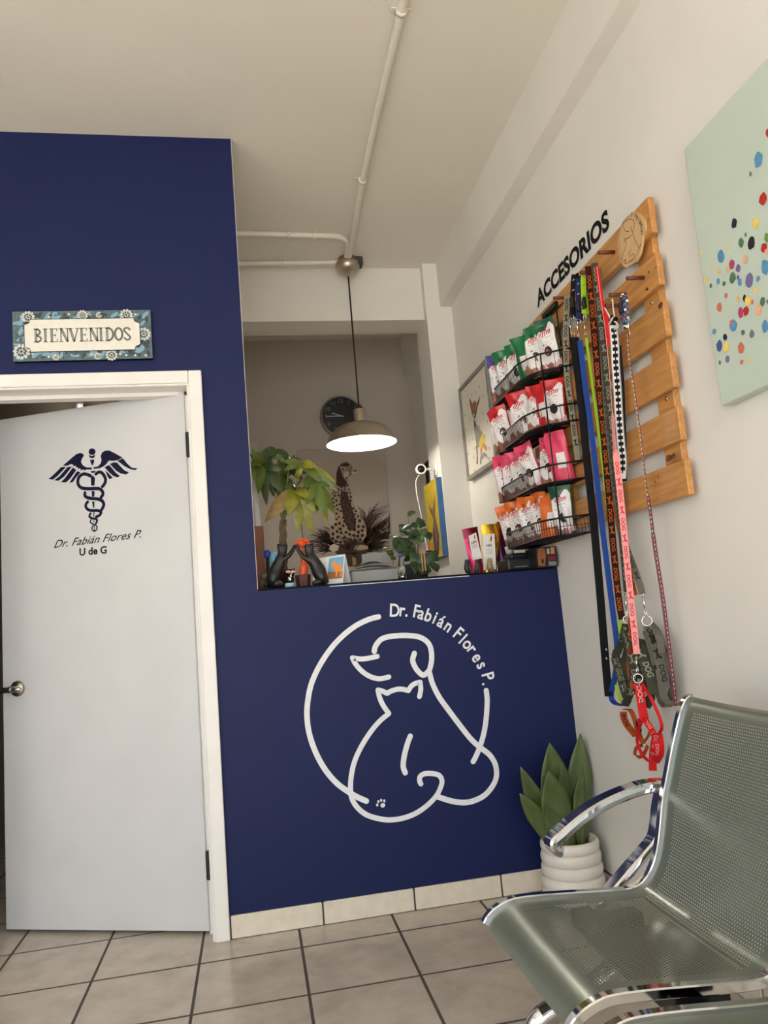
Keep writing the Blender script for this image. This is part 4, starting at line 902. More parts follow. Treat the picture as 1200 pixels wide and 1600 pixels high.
dogleash('camouflage green leash with grey DOG print, in front of the bundle', [(929,411),(934,460),(940,520),(946,570),(953,640),(960,710),(967,780),(974,860),(980,925)], 1.140, 1.160, .021, M_CAMO, M_CAMOL, .015, cl=((977,931),(980,962)))
dogleash('grey leash with dark DOG print, lower right behind the red leash', [(934,420),(939,500),(944,580),(949,650),(955,710),(962,770),(976,845),(990,885),(1000,915),(1003,928)], 1.150, 1.160, .020, M_CAMOG, M_DKP, .02, cl=((1004,930),(1010,962)))
t, s = dogleash('red and pink DOG patterned leash in front, holding the red harness', [(933,418),(938,460),(946,520),(951,570),(955,620),(960,690),(968,760),(976,840),(983,910),(990,975),(995,1022)], 1.130, 1.128, .019, M_PNK, M_REDP, .62, wd=[(.46,.88,0)]*11+[(.05,1,0)]*2+[WDX]*12, cl=((994,1028),(996,1050)))
Strap(L3([(932,417),(936,440),(942,480),(949,505),(950,540)], 1.130, 1.131), WDX, .012).mesh(MB()).build('strap_loop', M_REDW, t)
# black and white checkered leash and its cord loop
t = thing('leash', 'black and white checkered leash knotted with cord to a peg', 'leash', P(972,750,x=1.16), GL)
pts = [(958,508),(961,540),(962,570),(965,610),(967,650),(970,690),(973,720),(972,748)]
s = Strap(L3(pts, 1.145, 1.160), WDX, .025); m_ = MB(); s.mesh(m_, 0); u = .01
while u < s.L[-1]-.02:
    m_.poly([s.at(u,-.0075,.0004), s.at(u,.0075,.0004), s.at(u+.0115,.0075,.0004), s.at(u+.0115,-.0075,.0004)], 1); m_.poly([s.at(u+.011,-.002,.0004), s.at(u+.011,.002,.0004), s.at(u+.02,.002,.0004), s.at(u+.02,-.002,.0004)], 1); u += .0195
for e, wq in ((-.0105,.004), (.0115,.0015)): m_.stroke([s.at(k/30*s.L[-1], e, .0004) for k in range(31)], wq, -X, 1, 0, False, False)
m_.build('strap', [mat('white_webbing', (224,222,218), .6), M_BLKW], t)
Strap(L3([(967,540),(972,600),(974,660),(976,720),(976,752)], 1.163, 1.17), WDX, .014).mesh(MB()).build('back_strap', M_BLKW, t)
m_ = MB(); m_.tube(catmull(L3([(944,480),(950,490),(955,500),(960,497),(958,480),(957,468),(955,470)], 1.135, 1.15), 5), .0024, 6); m_.tube(catmull(L3([(947,512),(953,505),(960,502),(966,510),(960,515)], 1.14), 5), .003, 6); m_.tube(L3([(948,513),(958,496)], 1.135), .003, 6); m_.build('cord_loop', mat('white_cord', (214,208,196), .6), t)
m_ = MB()
for i in range(7): m_.ball(P(955+random.uniform(-5,7), 502+random.uniform(-10,8), x=1.142), .008, 8, 6)
m_.build('knot', M_BLKW, t)
# dotted leash and collar on the right-hand peg
t = thing('leash', 'thin multicoloured dotted leash hanging rightmost down to the chair', 'leash', P(1056,1105,x=1.19), GL)
pts = [(981,516),(984,560),(993,620),(1001,680),(1008,740),(1016,800),(1024,860),(1035,930),(1044,1000),(1051,1060),(1056,1103)]
s = Strap(L3(pts, 1.135, 1.19), [(.30,.95,0)]*4+[(-.2,.95,0)]+[(-.8,.6,0)]+[WDX]*3, .0115); m_ = MB(); s.mesh(m_, 0); u = .01; k = 0
while u < s.L[-1]-.01:
    for v_, mi in ((-.0035, 2+(k % 2)), (.0035, 4-(k % 2))): m_.disc(s.at(u, v_, .0004), .0028, s.fr[5][0], Y, mi, 8)
    m_.disc(s.at(u+.006, 0, .0005), .0046, s.fr[5][0], Y, 1 if k % 3 else 5, 8); u += .0135; k += 1
DOTS = [mat('dotted_base', (104,40,62), .6), mat('dot_cream', (240,226,166), .5), mat('dot_crimson', (178,46,70), .5), mat('dot_blue', (56,104,166), .5), mat('dot_plum', (128,60,110), .5), mat('dot_orange', (238,180,110), .5)]
m_.build('strap', DOTS, t)
m_ = MB(); clasp(m_, P(981,500,x=1.135), P(983,524,x=1.135)); m_.build('clasp', M_CHROME, t)
DOTS[0] = mat('dotted_collar_base', (40,40,62), .6)
t = thing('dog_collar', 'narrow multicoloured dotted collar looped over the right hand peg', 'collar', P(980,514,x=1.135))
m_ = MB()
for sg_ in ([(974,459),(978,470),(979,490),(981,512)], [(973,460),(970,480),(975,500),(979,514)]):
    s = Strap(L3(sg_, 1.136, 1.133), WDX, .014); s.mesh(m_, 0); u = .004; k = 0
    while u < s.L[-1]: m_.disc(s.at(u, .0033*(-1)**k, .0004), .0042, Z, Vector(WDX), 1 if k % 3 == 0 else 2+(k % 3), 8); u += .0085; k += 1
m_.build('strap', DOTS, t); c = P(970.5,481,x=1.133); MB().bbox(c+Vector((-.006,-.008,-.017)), c+Vector((.005,.008,.017)), .003, 1).build('buckle', mat('navy_plastic', (28,30,52), .4), t)
# harnesses
def harness(label, loc, straps, base, pr, rings_=(), rivets=(), buckles=(), pr2=None, group='harnesses hanging from the leashes'):
    t = thing('dog_harness', label, 'harness', loc, group)
    for pts, x0, x1, wd, width, dogs in straps:
        s = Strap(L3(pts, x0, x1), WDX if wd == (0,1,0) else wd, width, thick=.0022); m_ = MB(); s.mesh(m_)
        if dogs: s.dogs(m_, 1, .006)
        m_.build('strap', [base, pr], t)
    for c, r in rings_: m_ = MB(); ring(m_, c, r, .0022, (-.4,-.9,0)); m_.build('ring', M_CHROME, t)
    for c in rivets: m_ = MB(); m_.ball(c, (.0035,.006,.006), 10, 6); m_.build('rivet', M_STEEL, t)
    for a, b, m2 in buckles: m_ = MB(); m_.bbox(a, b, .004, 2); m_.build('buckle', m2, t)
    return t
x = 1.125
harness('bright red DOG harness hanging lowest, on the red leash', P(1022,1205,x=x),
 [([(997,1067),(1001,1090),(1004,1110),(1007,1124)], x, x, (0,1,0), .026, True), ([(1003,1068),(1014,1085),(1024,1105),(1032,1125),(1034,1138),(1029,1148)], x+.005, x+.02, WDX, .009, False),
  ([(1006,1122),(1013,1132),(1020,1144),(1026,1160),(1027,1175),(1022,1188)], x, x, (0,1,0), .018, True), ([(1004,1124),(998,1140),(996,1160),(1003,1178),(1012,1188),(1018,1190)], x+.01, x+.01, WDX, .010, False),
  ([(1026,1145),(1022,1165),(1020,1185),(1020,1204)], x-.003, x-.003, (0,1,0), .022, True), ([(1031,1146),(1034,1165),(1033,1180),(1026,1192)], x+.01, x+.01, (0,1,0), .014, False), ([(1009,1124),(1000,1126),(997,1130)], x-.004, x-.004, (0,.3,1), .016, False)],
 M_REDW, M_PNK, [(P(997,1060,x=x), .0135)], [P(998.5,1070,x=x-.003), P(1002.5,1096,x=x-.003), P(1020,1178,x=x-.006)])
x = 1.15
harness('camouflage green DOG harness in the middle of the hanging bundle', P(990,1105,x=x),
 [([(983,985),(995,1010),(1008,1035),(1018,1060),(1024,1085)], x, x-.005, (0,1,0), .034, True), ([(977,975),(972,1000),(966,1020),(960,1030),(966,1050),(973,1075),(978,1090)], x+.01, x+.01, (0,1,0), .020, True),
  ([(976,985),(985,1020),(990,1050),(985,1080),(976,1103)], x-.004, x-.004, (0,1,0), .026, True), ([(1015,1050),(1018,1070),(1020,1090),(1012,1104),(1008,1098),(1022,1080)], x, x, (-.3,.9,.2), .016, False),
  ([(968,1028),(975,1050),(982,1070),(990,1085)], x+.02, x+.02, (0,1,0), .016, False), ([(962,1022),(968,1040),(974,1060),(980,1085),(984,1098)], x+.012, x+.006, WDX, .010, True), ([(982,978),(990,995),(1002,1000),(1010,1018),(1006,1040),(998,1060)], x+.012, x+.015, (-.8,.4,.3), .022, False), ([(972,990),(980,1010),(976,1035),(984,1060),(996,1080)], x+.02, x+.022, (-.7,.5,.4), .022, False), ([(1000,1030),(1008,1055),(1012,1080)], x+.004, x+.002, WDX, .024, True), ([(960,1026),(962,1018),(974,1006)], x-.002, x-.002, (-.6,.3,.6), .018, False)],
 M_CAMO, M_CAMOL, [(P(980,968,x=x), .012)], [P(977,983,x=x-.004), P(989,1082,x=x-.006)], [(P(985,1012,x=x)-Vector((.004,.014,.012)), P(985,1012,x=x)+Vector((.01,.014,.012)), M_BLACKMETAL)])
x = 1.17
harness('grey DOG harness hanging on the right of the bundle near the dotted leash', P(1035,1102,x=x),
 [([(1012,978),(1020,1000),(1028,1025),(1036,1050),(1040,1075)], x, x, (0,1,0), .028, True), ([(1018,975),(1030,990),(1038,1015),(1046,1045),(1049,1075),(1046,1095)], x+.01, x+.02, (-.4,.9,0), .018, False),
  ([(1030,1045),(1034,1070),(1038,1090),(1046,1100),(1040,1104),(1032,1092),(1028,1070)], x-.008, x-.004, (0,1,0), .022, False), ([(1008,985),(1016,1010),(1024,1040)], x-.006, x-.006, (0,1,0), .018, False), ([(1014,980),(1024,985),(1032,1000),(1034,1020)], x-.012, x-.008, (-.7,.5,.4), .020, False), ([(1022,1040),(1026,1062),(1036,1082),(1044,1098)], x+.008, x+.012, WDX, .022, False), ([(1016,1000),(1012,1030),(1018,1058),(1014,1085)], x+.01, x+.012, (-.8,.5,.2), .020, True)],
 M_CAMOG, M_DKP, [(P(1011,970,x=x), .015)], [P(1016,981,x=x-.004)], [(P(1017,1000,x=x)-Vector((.006,.016,.014)), P(1017,1000,x=x)+Vector((.006,.016,.014)), M_BLACKMETAL)])
x = 1.145
harness('orange and black DOG harness at lower left of the bundle', P(1003,1160,x=x),
 [([(985,965),(988,1000),(984,1030),(986,1060),(990,1075)], x, x, (0,1,0), .018, True), ([(976,1108),(985,1110),(991,1122),(996,1140),(1002,1155),(1006,1162)], x, x, (0,1,0), .015, False),
  ([(974,1112),(975,1122),(981,1134),(990,1145),(994,1150)], x-.006, x-.006, (0,1,0), .022, True), ([(1006,1160),(1013,1150),(1016,1140)], x+.01, x+.01, (0,1,0), .008, False),
  ([(1004,1164),(995,1168),(992,1178),(998,1183),(1006,1178),(1012,1165)], x+.005, x+.005, (-.3,.6,.6), .011, False)],
 M_ORW, M_BRNW, [], [], [(P(975,1120,x=x)-Vector((.008,.012,.014)), P(975,1120,x=x)+Vector((.006,.012,.014)), M_BLACKMETAL), (P(998,1135,x=x)-Vector((.006,.008,.018)), P(998,1135,x=x)+Vector((.006,.008,.018)), M_BLACKMETAL)])
# ------------------------------------------------------------------ things on the counter, left end
def leaflet(mb, base, tip, width, facing=(-.1,-1,.15), bend=.01, mi=0, heart=False, N=9):
    base, tip = Vector(base), Vector(tip); t = tip-base; tn = t.normalized(); f = Vector(facing); f = (f-tn*f.dot(tn)).normalized(); w_ = tn.cross(f); vs = []
    for i in range(N+1):
        k = i/N
        wv = width/2*((math.sin(PI*min(1, k**.75))**.8) if not heart else (math.sqrt(max(0, 1-((k-.32)/.34)**2))*1.0 if k < .32 else (1-((k-.32)/.68)**1.5)))
        wv = max(wv, .0004); c = base+t*k+f*bend*math.sin(PI*k)
        for a in (-1, 0, 1): vs.append(c+w_*a*wv+f*(-abs(a)*wv*.22))
    fs = [(i*3+j, i*3+j+1, i*3+4+j, i*3+3+j) for i in range(N) for j in range(2)]
    mb.add(vs, fs, mi, True)
M_LFD = mat('leaf_dark', (50,68,30), .4, noise=.2, nscale=30); M_LFM = mat('leaf_mid', (90,106,40), .4, noise=.2, nscale=30); M_LFY = mat('leaf_yellow_green', (132,130,40), .4, noise=.25, nscale=30); M_LFB = mat('leaf_browning', (140,112,52), .5, noise=.3, nscale=40)
M_BARK = mat('woody_stem', (112,88,70), .8, noise=.2, nscale=60, bump=.4, bscale=120); M_PETI = mat('green_stem', (120,122,66), .5)
q3 = crop(385, 680, 8)
palm = thing('money_tree_plant', 'money tree plant with drooping palmate leaves at left end of counter', 'plant', P(442, 890, y=.31))
palm.location.z = CT; base = palm.location.copy()
rnd = random.Random(8); lm = MB(); sm_ = MB()
HUB = [((200,370),.30,0,[(70,165),(60,260),(150,740),(255,880),(455,725),(430,440),(60,370)],.036), ((370,170),.34,0,[(190,210),(110,300),(560,315),(420,335),(280,330)],.032),
 ((690,350),.27,1,[(885,400),(1130,590),(1150,705),(470,450),(640,560),(440,330),(800,460),(950,570)],.034), ((620,650),.26,2,[(225,1090),(520,1000),(650,1235),(840,1230),(870,960),(470,640),(720,540),(770,800)],.048),
 ((880,600),.25,1,[(1010,1130),(1095,980),(985,1030),(740,870),(1070,640),(905,820)],.036), ((300,440),.36,0,[(340,770),(200,665),(450,730),(120,520)],.04), ((700,700),.33,2,[(560,940),(800,1000),(860,900),(620,1000)],.04), ((470,560),.38,1,[(330,700),(560,760),(420,860),(620,640),(380,420)],.04), ((560,420),.36,0,[(700,560),(480,560),(430,500),(640,300),(760,480)],.038), ((820,480),.31,1,[(960,700),(840,760),(720,720),(1000,600),(900,380)],.04), ((430,330),.38,1,[(300,560),(520,480),(560,380),(330,240)],.034), ((150,300),.34,0,[(60,430),(90,560),(240,470),(40,240),(200,200)],.036), ((250,250),.37,1,[(160,400),(300,420),(380,300),(330,170)],.034), ((520,760),.31,0,[(400,930),(560,960),(640,820),(460,860)],.042), ((780,620),.29,0,[(700,800),(800,820),(860,720),(900,900)],.038), ((560,330),.30,0,[(640,420),(480,420),(430,260),(600,240),(680,300)],.034), ((900,760),.34,2,[(1010,980),(860,980),(780,900),(990,840)],.038)]
top = P(*q3(455, 1060), y=.31)
for (hx, hy), yd, mi, tips, wd in HUB:
    h = P(*q3(hx, hy), y=yd); sm_.tube(catmull([base+Z*.1, top+Vector((rnd.uniform(-.01,.01),0,0)), top.lerp(h, .6)+Z*.03, h], 5), .0022, 6)
    for tx_, ty_ in tips:
        tip = P(*q3(tx_, ty_), y=yd-rnd.uniform(-.03,.07)); m2 = mi
        if (tx_, ty_) == (225,1090): m2 = 3
        elif rnd.random() < .25: m2 = (mi+1) % 3
        dist = (tip-h).length; leaflet(lm, h, tip, wd*rnd.uniform(.9,1.15)*min(1.25, .6+dist*5), (rnd.uniform(-.4,.3),-1,rnd.uniform(.0,.7)), rnd.uniform(.004,.016), m2)
lm.build('foliage', [M_LFD, M_LFM, M_LFY, M_LFB], palm); sm_.build('leaf_stems', M_PETI, palm)
tk = MB()
for k in range(3):
    tk.tube([base+Z*.03+(top-base-Z*.03)*(i/12)+Vector((.011*math.cos(i*.9+k*2.1), .011*math.sin(i*.9+k*2.1), 0)) for i in range(13)], [.011-.0004*i for i in range(13)], 8)
tk.build('braided_trunk', M_BARK, palm)
MB().lathe([(0,.0),(.036,.0),(.046,.075),(.049,.075),(.049,.085),(.043,.085),(.041,.07),(0,.07)], base, 28).build('pot', mat('maroon_clay', (98,54,48), .6), palm)
# two black cats giving a high five
M_CATB = mat('black_resin', (26,25,26), .42, bump=.1, bscale=120)
q1 = crop(400, 820, 7.5); K = lambda x, y, d=.095: P(*q1(x, y), y=d)
def eartip(cs, h, c): return None
V0 = [(205,640),(235,545),(272,455),(294,390),(303,335),(310,290),(372,302),(270,250),(345,250), (330,405,.08),(390,362,.08),(432,300,.085),(457,238,.09), (330,400,.12),(395,350,.12),(436,285,.12),(460,232,.115), (215,690,.07),(325,700,.07), (215,690,.13),(320,702,.13), (130,690,.10),(105,705,.08), (252,222),(352,222)]
E0 = [(0,1),(1,2),(2,3),(3,4),(4,5),(5,6),(5,7),(5,8),(3,9),(9,10),(10,11),(11,12),(3,13),(13,14),(14,15),(15,16),(0,17),(17,18),(0,19),(19,20),(0,21),(21,22),(7,23),(8,24)]
R0 = [.031,.027,.021,.015,.0105,.0185,.0085,.0085,.0085, .0085,.0075,.0065,.0055, .0085,.0075,.0065,.0055, .017,.006,.017,.006,.012,.006,.0028,.0028]
def cat_figure(label, vs, rad, zmin=CT):
    pts = [K(*v) for v in vs]; 
    pts = [Vector((p.x, p.y, max(p.z, zmin+.85*r))) for p, r in zip(pts, rad)]
    o = skin('cat_figurine', M_CATB, pts, E0, [r*1.22 for r in rad]); return tag(o, label, 'figurine', 'pair of black cat figurines')
cat_figure('black cat figurine at the counter end, facing right with paws raised', V0, R0)
V1 = [(765,620),(735,530),(690,445),(650,385),(634,328),(622,285),(562,300),(660,245),(590,248), (600,410,.08),(545,370,.08),(500,305,.085),(468,240,.09), (600,405,.12),(540,355,.12),(495,290,.12),(465,234,.115), (760,670,.07),(650,690,.07), (770,660,.13),(690,685,.13), (820,660,.10),(845,668,.08), (672,215),(580,222)]
cat_figure('black cat figurine facing left with paws raised against the other black cat', V1, R0)
# orange crested plant in a maroon pot
o0 = P(*q1(556, 700), y=.15); o0.z = CT
t = thing('orange_crested_cactus', 'bright orange crested cactus in a maroon pot between the black cats', 'plant', o0)
zt = P(*q1(556, 585), y=.15).z; wv = (P(*q1(650,650), y=.15)-P(*q1(462,650), y=.15)).length/2
MB().lathe([(0,CT),(wv*.86,CT),(wv,zt-.004),(wv*.95,zt),(0,zt)], (o0.x, o0.y, 0), 6, 0, None, False).build('pot', mat('maroon_clay', (0,0,0)), t)
c0, c1, c2 = Vector((o0.x, o0.y, zt-.004)), P(*q1(566,460), y=.15), P(*q1(545,300), y=.15)
M_CORAL = mat('coral_orange', (240,96,44), .5, noise=.15, nscale=80)
MB().tube(catmull([c0, c0.lerp(c1,.5), c1, c1.lerp(c2,.5), c2], 5), [.017]*10+[.012]*11, 12).build('stem', M_CORAL, t)
cm = MB(); hc = P(*q1(540, 225), y=.15); rnd = random.Random(4)
for k in range(70):
    a = rnd.uniform(0, 2*PI); e = rnd.uniform(-.3, 1.3); d = Vector((math.cos(a)*math.cos(e), math.sin(a)*math.cos(e)*.7, math.sin(e)*.75)); r0 = .024
    s_ = d.cross(Z).normalized(); cm.tube(catmull([hc, hc+d*r0*.6+s_*.003, hc+d*r0-s_*.002, hc+d*(r0+.005)+s_*.003], 3), .0032, 5)
cm.ball(hc, .017); cm.build('crest', M_CORAL, t)
# little black cat with pink glasses on a pale blue base
m0 = P(*q1(400, 712), y=.06); m0.z = CT
t = thing('mini_figurine', 'tiny black animal figurine wearing pink glasses on a pale blue base', 'figurine', m0)
u = .0025/7.5*1.02
hx = lambda x, y, d=.06: P(*q1(x, y), y=d)
w0 = (hx(460,700)-hx(338,700)).length/2; zb = hx(400,684).z
MB().lathe([(0,CT),(w0,CT),(w0,zb-.001),(w0*.95,zb),(0,zb)], (m0.x, m0.y, 0), 24).build('base', mat('pale_blue_plastic', (150,196,210), .4), t)
bm_ = MB(); bm_.ball(hx(400,640), (w0*.8,w0*.7,.018), 16, 10); bm_.ball(hx(404,565), (w0*.85,w0*.75,.016), 16, 10); bm_.ball(hx(365,525), (.004,.003,.007)); bm_.ball(hx(445,525), (.004,.003,.007)); bm_.build('body', mat('glossy_black', (16,16,18), .25), t)
bm_ = MB(); bm_.bbox(hx(352,562,.042), hx(400,535,.046), .002, 1); bm_.bbox(hx(408,562,.042), hx(458,535,.046), .002, 1); bm_.bbox(hx(398,552,.042), hx(412,545,.046), .0005, 1); bm_.build('glasses', mat('pink_plastic', (238,160,160), .35), t)
bm_ = MB()
for x_, y_, r in ((408,600,.003),(398,635,.0045),(385,620,.002),(415,575,.002)): bm_.disc(hx(x_,y_,.0425), (r, r*1.3), X, Z, 0, 10)
bm_.build('chest_marks', mat('print_white', (222,218,214), .5), t)
# blue ribbed ball, pale blue egg, stone
c = P(*q1(130,345), y=.20); t = thing('blue_ball_ornament', 'dark blue ribbed ball ornament on a small base beside the brown panel', 'ornament', (c.x, c.y, CT))
bm_ = MB(); bm_.ball(c, (.0165,.0165,.019), 20, 14)
for i in range(5): bm_.lathe([(.0166*math.cos(.35*(i-2)),.0),(.0175*math.cos(.35*(i-2)),.001),(.0166*math.cos(.35*(i-2)),.002)], c+Z*(.0185*math.sin(.35*(i-2))), 20)
bm_.build('ball', mat('royal_blue_plastic', (36,66,160), .35), t); MB().lathe([(0,CT),(.017,CT),(.012,CT+.01),(.007,c.z-.017),(0,c.z-.016)], (c.x,c.y,0), 16).build('base', mat('black_plastic', (26,24,24), .4), t)
c = P(*q1(215,405), y=.17); t = thing('pale_blue_egg_ornament', 'pale blue egg shaped ornament with two dark rings behind the left black cat', 'ornament', (c.x, c.y, CT))
MB().ball(c, (.02,.02,.031), 20, 14).lathe([(0,CT),(.015,CT),(.010,c.z-.026),(0,c.z-.026)], (c.x,c.y,0), 16).build('egg', mat('pale_blue_glaze', (112,180,208), .3), t)
bm_ = MB()
for x_, y_ in ((232,392),(232,430)): ring(bm_, P(*q1(x_,y_), y=.1495), .004, .0009, Y)
bm_.build('rings', mat('dark_ring_print', (40,60,80), .5), t)
c = P(*q1(110,570), y=.10); bm_ = MB(); bm_.ball((c.x, c.y+.05, CT+.03), (.022,.02,.03), 14, 10); bm_.ball((c.x-.004, c.y+.03, CT+.055), (.014,.014,.014), 10, 8); rnd = random.Random(1)
bm_.v = [p+Vector((rnd.uniform(-.003,.003), rnd.uniform(-.003,.003), rnd.uniform(-.002,.003))) for p in bm_.v]
tag(bm_.build('decorative_stone', mat('grey_brown_stone', (120,104,92), .85, noise=.2, nscale=60, bump=.4, bscale=80)), 'grey brown rough stone ornament behind the left black cat', 'ornament')
# desk calendar
t = thing('desk_calendar', 'white tent desk calendar with an orange horse picture beside the black cat', 'calendar', (P(520,905,y=.12).x, .14, CT))
tl, tr = P(493,873,y=.15), P(539.3,866,y=.135); br = P(535.3,908,y=.105); br.z = CT+.0005; bl = P(488,915,y=.12); bl.z = CT+.0005; kb_ = P(548.7,907,y=.185); kb_.z = CT+.0005; kl = kb_+(bl-br)
M_CARD = mat('white_card', (226,228,226), .5)
def quad(mb, a, b, c, d, th, mi=0): n_ = (b-a).cross(d-a).normalized(); mb.prism([a, b, c, d], n_*th, mi); return n_
m_ = MB(); nq = quad(m_, bl, br, tr, tl, .0012); m_.build('front_page', M_CARD, t)
m_ = MB(); quad(m_, kl, kb_, tr, tl, .0012); quad(m_, bl+Z*.0008, br+Z*.0008, kb_+Z*.0008, kl+Z*.0008, .001); m_.build('stand_back', M_CARD, t)
nf = nq if nq.y < 0 else -nq; FQ = lambda u_, v_, l=.002: (bl.lerp(br, u_)).lerp(tl.lerp(tr, u_), v_)+nf*l
m_ = MB(); m_.poly([FQ(.46,.20),FQ(.96,.20),FQ(.97,.94),FQ(.47,.94)], 0); m_.poly([FQ(.46,.20,.0023),FQ(.96,.20,.0023),FQ(.965,.42,.0023),FQ(.465,.46,.0023)], 1)
m_.poly([FQ(a, b, .0026) for a, b in ((.6,.78),(.66,.84),(.72,.72),(.9,.66),(.94,.55),(.92,.25),(.88,.25),(.88,.42),(.8,.42),(.78,.25),(.74,.25),(.73,.42),(.66,.5),(.64,.66),(.57,.62),(.56,.68))], 2)
for k in range(7): m_.stroke([FQ(.06,.25+.09*k,.0022), FQ(.38,.25+.09*k,.0022)], .0012, nf, 3, 0, False, False)
m_.build('page_print', [mat('print_sky', (110,170,200), .5), mat('print_field', (150,96,44), .5), mat('print_horse', (236,142,60), .5), mat('print_grey_text', (150,152,152), .5)], t)
m_ = MB(); [ring(m_, tl.lerp(tr, (k+.5)/16)+Z*.001, .0025, .0006, tr-tl) for k in range(16)]; m_.build('spiral', M_STEEL, t)
# grey tray with papers
ty = .44; a, b = P(549,892,y=ty), P(647,886,y=ty); zt = (a.z+b.z)/2
t = thing('paper_tray', 'pale grey office tray on the counter in front of the cheetah', 'tray', ((a.x+b.x)/2, ty+.09, CT)); M_GPL = mat('pale_grey_plastic', (186,186,182), .45)
m_ = MB(); m_.bbox((a.x,ty,CT), (b.x,ty+.17,zt), .006, 2); m_.build('tray_body', M_GPL, t)
m_ = MB(); m_.bbox((a.x-.002,ty-.003,zt), (b.x+.002,ty+.172,zt+.005), .002, 1); m_.build('tray_lid', mat('mid_grey_plastic', (120,122,120), .45), t)
for fx_k in (.28,.72): m_ = MB(); xx = a.x+(b.x-a.x)*fx_k; m_.bbox((xx-.02,ty-.004,CT+.012),(xx+.02,ty+.001,CT+.018),.001,1); m_.build('handle_slot', mat('dark_grey_plastic', (70,70,72), .5), t)
rnd = random.Random(6)
for k, lab in enumerate(('lowest loose sheet of paper on the grey tray','middle curled sheet of paper on the grey tray','top curled sheet of paper on the grey tray')):
    z = zt+.0065+k*.008; x0, x1 = P(560,885,y=ty).x, P(620-k*5,885,y=ty).x; m_ = MB(); N = 10
    vs = [(x0+(x1-x0)*i/N, ty+.01+j*.14+k*.006, z+.010*(k+.3)*math.sin(PI*i/N)*(1-.3*j)) for i in range(N+1) for j in (0, 1)]; m_.add(vs, [(2*i, 2*i+2, 2*i+3, 2*i+1) for i in range(N)], 0, True)
    o = tag(m_.build('paper_sheet', mat('grey_white_paper', (190,188,186), .7)), lab, 'paper', 'sheets on the grey tray'); o.modifiers.new('thick', 'SOLIDIFY').thickness = .001
yc = ty+.12; tag(MB().prism([P(565,866,y=yc), P(606,862,y=yc), P(613,881,y=yc), P(567,886,y=yc)], Y*.003).build('grey_card', mat('grey_card_stock', (162,160,162), .7)), 'grey card propped upright behind the sheets on the tray', 'card')
# small clear bottle
c = P(628, 902, y=.17); c.z = CT; t = thing('clear_bottle', 'small clear bottle with a blue cap standing before the leafy plant', 'bottle', c)
r = .0155; zc0, zc1 = P(625,870.5,y=.17).z, P(625,865,y=.17).z; zs = P(627,884,y=.17).z
MB().lathe([(0,CT+.001),(r,CT+.001),(r,zs-.004),(r*.9,zs+.003),(.0065,zc0-.004),(.0065,zc0+.001),(0,zc0+.001)], (c.x,c.y,0), 24).build('bottle_body', mat('clear_plastic', (236,238,238), .06, trans=1), t)
MB().lathe([(0,zc0),(.0088,zc0),(.0088,zc1-.001),(.008,zc1),(0,zc1)], (c.x,c.y,0), 20).build('cap', mat('blue_cap', (58,80,170), .4), t)
m_ = MB(); rnd = random.Random(9)
for k in range(22):
    a = rnd.uniform(PI*1.1, PI*1.9); m_.disc((c.x+(r+.0006)*math.cos(a), c.y+(r+.0006)*math.sin(a), rnd.uniform(CT+.006, zs-.012)), (.0018,.0012), Vector((-math.sin(a),math.cos(a),0)), Z, rnd.randrange(2), 8)
m_.build('label_print', [mat('label_red', (190,60,56), .5), mat('label_white', (230,228,224), .5)], t)
# leafy plant on the right
q4 = crop(590, 780, 9.2308); pc_ = P(*q4(560,1000), y=.40); t = thing('trailing_pothos_plant', 'dark green trailing pothos plant beside the small yellow painting', 'plant', (pc_.x, .40, CT))
MB().lathe([(0,CT),(.045,CT),(.058,CT+.075),(.061,CT+.078),(.056,CT+.08),(.053,CT+.07),(0,CT+.07)], (pc_.x,.40,0), 28).build('pot', mat('dark_grey_pot', (74,74,72), .5), t)
lm = MB(); stm = MB(); rnd = random.Random(12); M_PTD = mat('pothos_dark', (44,68,36), .35, noise=.2, nscale=40); M_PTM = mat('pothos_mid', (70,92,44), .35, noise=.2, nscale=40)
ctr = Vector((pc_.x, .40, CT+.08))
for bx, by, tx_, ty_, wd, yd, mi in ((430,210,565,185,.034,.34,1),(390,370,330,470,.045,.36,0),(400,380,490,440,.05,.34,0),(400,450,340,540,.05,.36,0),(560,340,680,320,.045,.36,0),(520,330,560,430,.04,.36,0),(640,310,600,420,.05,.34,0),(460,450,610,520,.06,.33,0),(640,430,700,520,.045,.33,1),
    (560,560,690,540,.05,.31,1),(640,540,560,650,.045,.31,1),(300,530,260,640,.045,.35,0),(330,600,230,720,.06,.33,0),(420,560,400,700,.07,.32,0),(380,640,270,760,.06,.31,0),(430,700,540,830,.06,.31,0),(330,720,420,830,.05,.31,0),(600,800,500,960,.075,.27,0),(640,800,720,1000,.085,.26,0),(760,770,870,900,.06,.30,0),(560,900,540,1080,.06,.26,0),(700,940,640,1090,.07,.25,0),
    (800,900,860,1060,.055,.27,0),(250,830,190,870,.03,.36,1),(150,730,220,860,.035,.40,1),(80,700,100,760,.03,.42,1),(230,560,190,540,.02,.40,1),(700,470,760,600,.045,.38,0),(500,480,560,600,.06,.37,0),(300,640,420,760,.06,.37,0),(480,880,430,780,.06,.36,0),(760,840,700,740,.05,.36,0)):
    a, b = P(*q4(bx,by), y=yd), P(*q4(tx_,ty_), y=yd-rnd.uniform(.0,.04)); leaflet(lm, a, b, wd*1.0, (rnd.uniform(-.5,.4),-1,rnd.uniform(.1,.8)), rnd.uniform(.002,.01), mi, True)
    stm.tube(catmull([ctr, ctr.lerp(a,.5)+Z*.02, a], 4), .0016, 5, cap=False)
lm.build('foliage', [M_PTD, M_PTM], t); stm.build('stems', M_PETI, t)
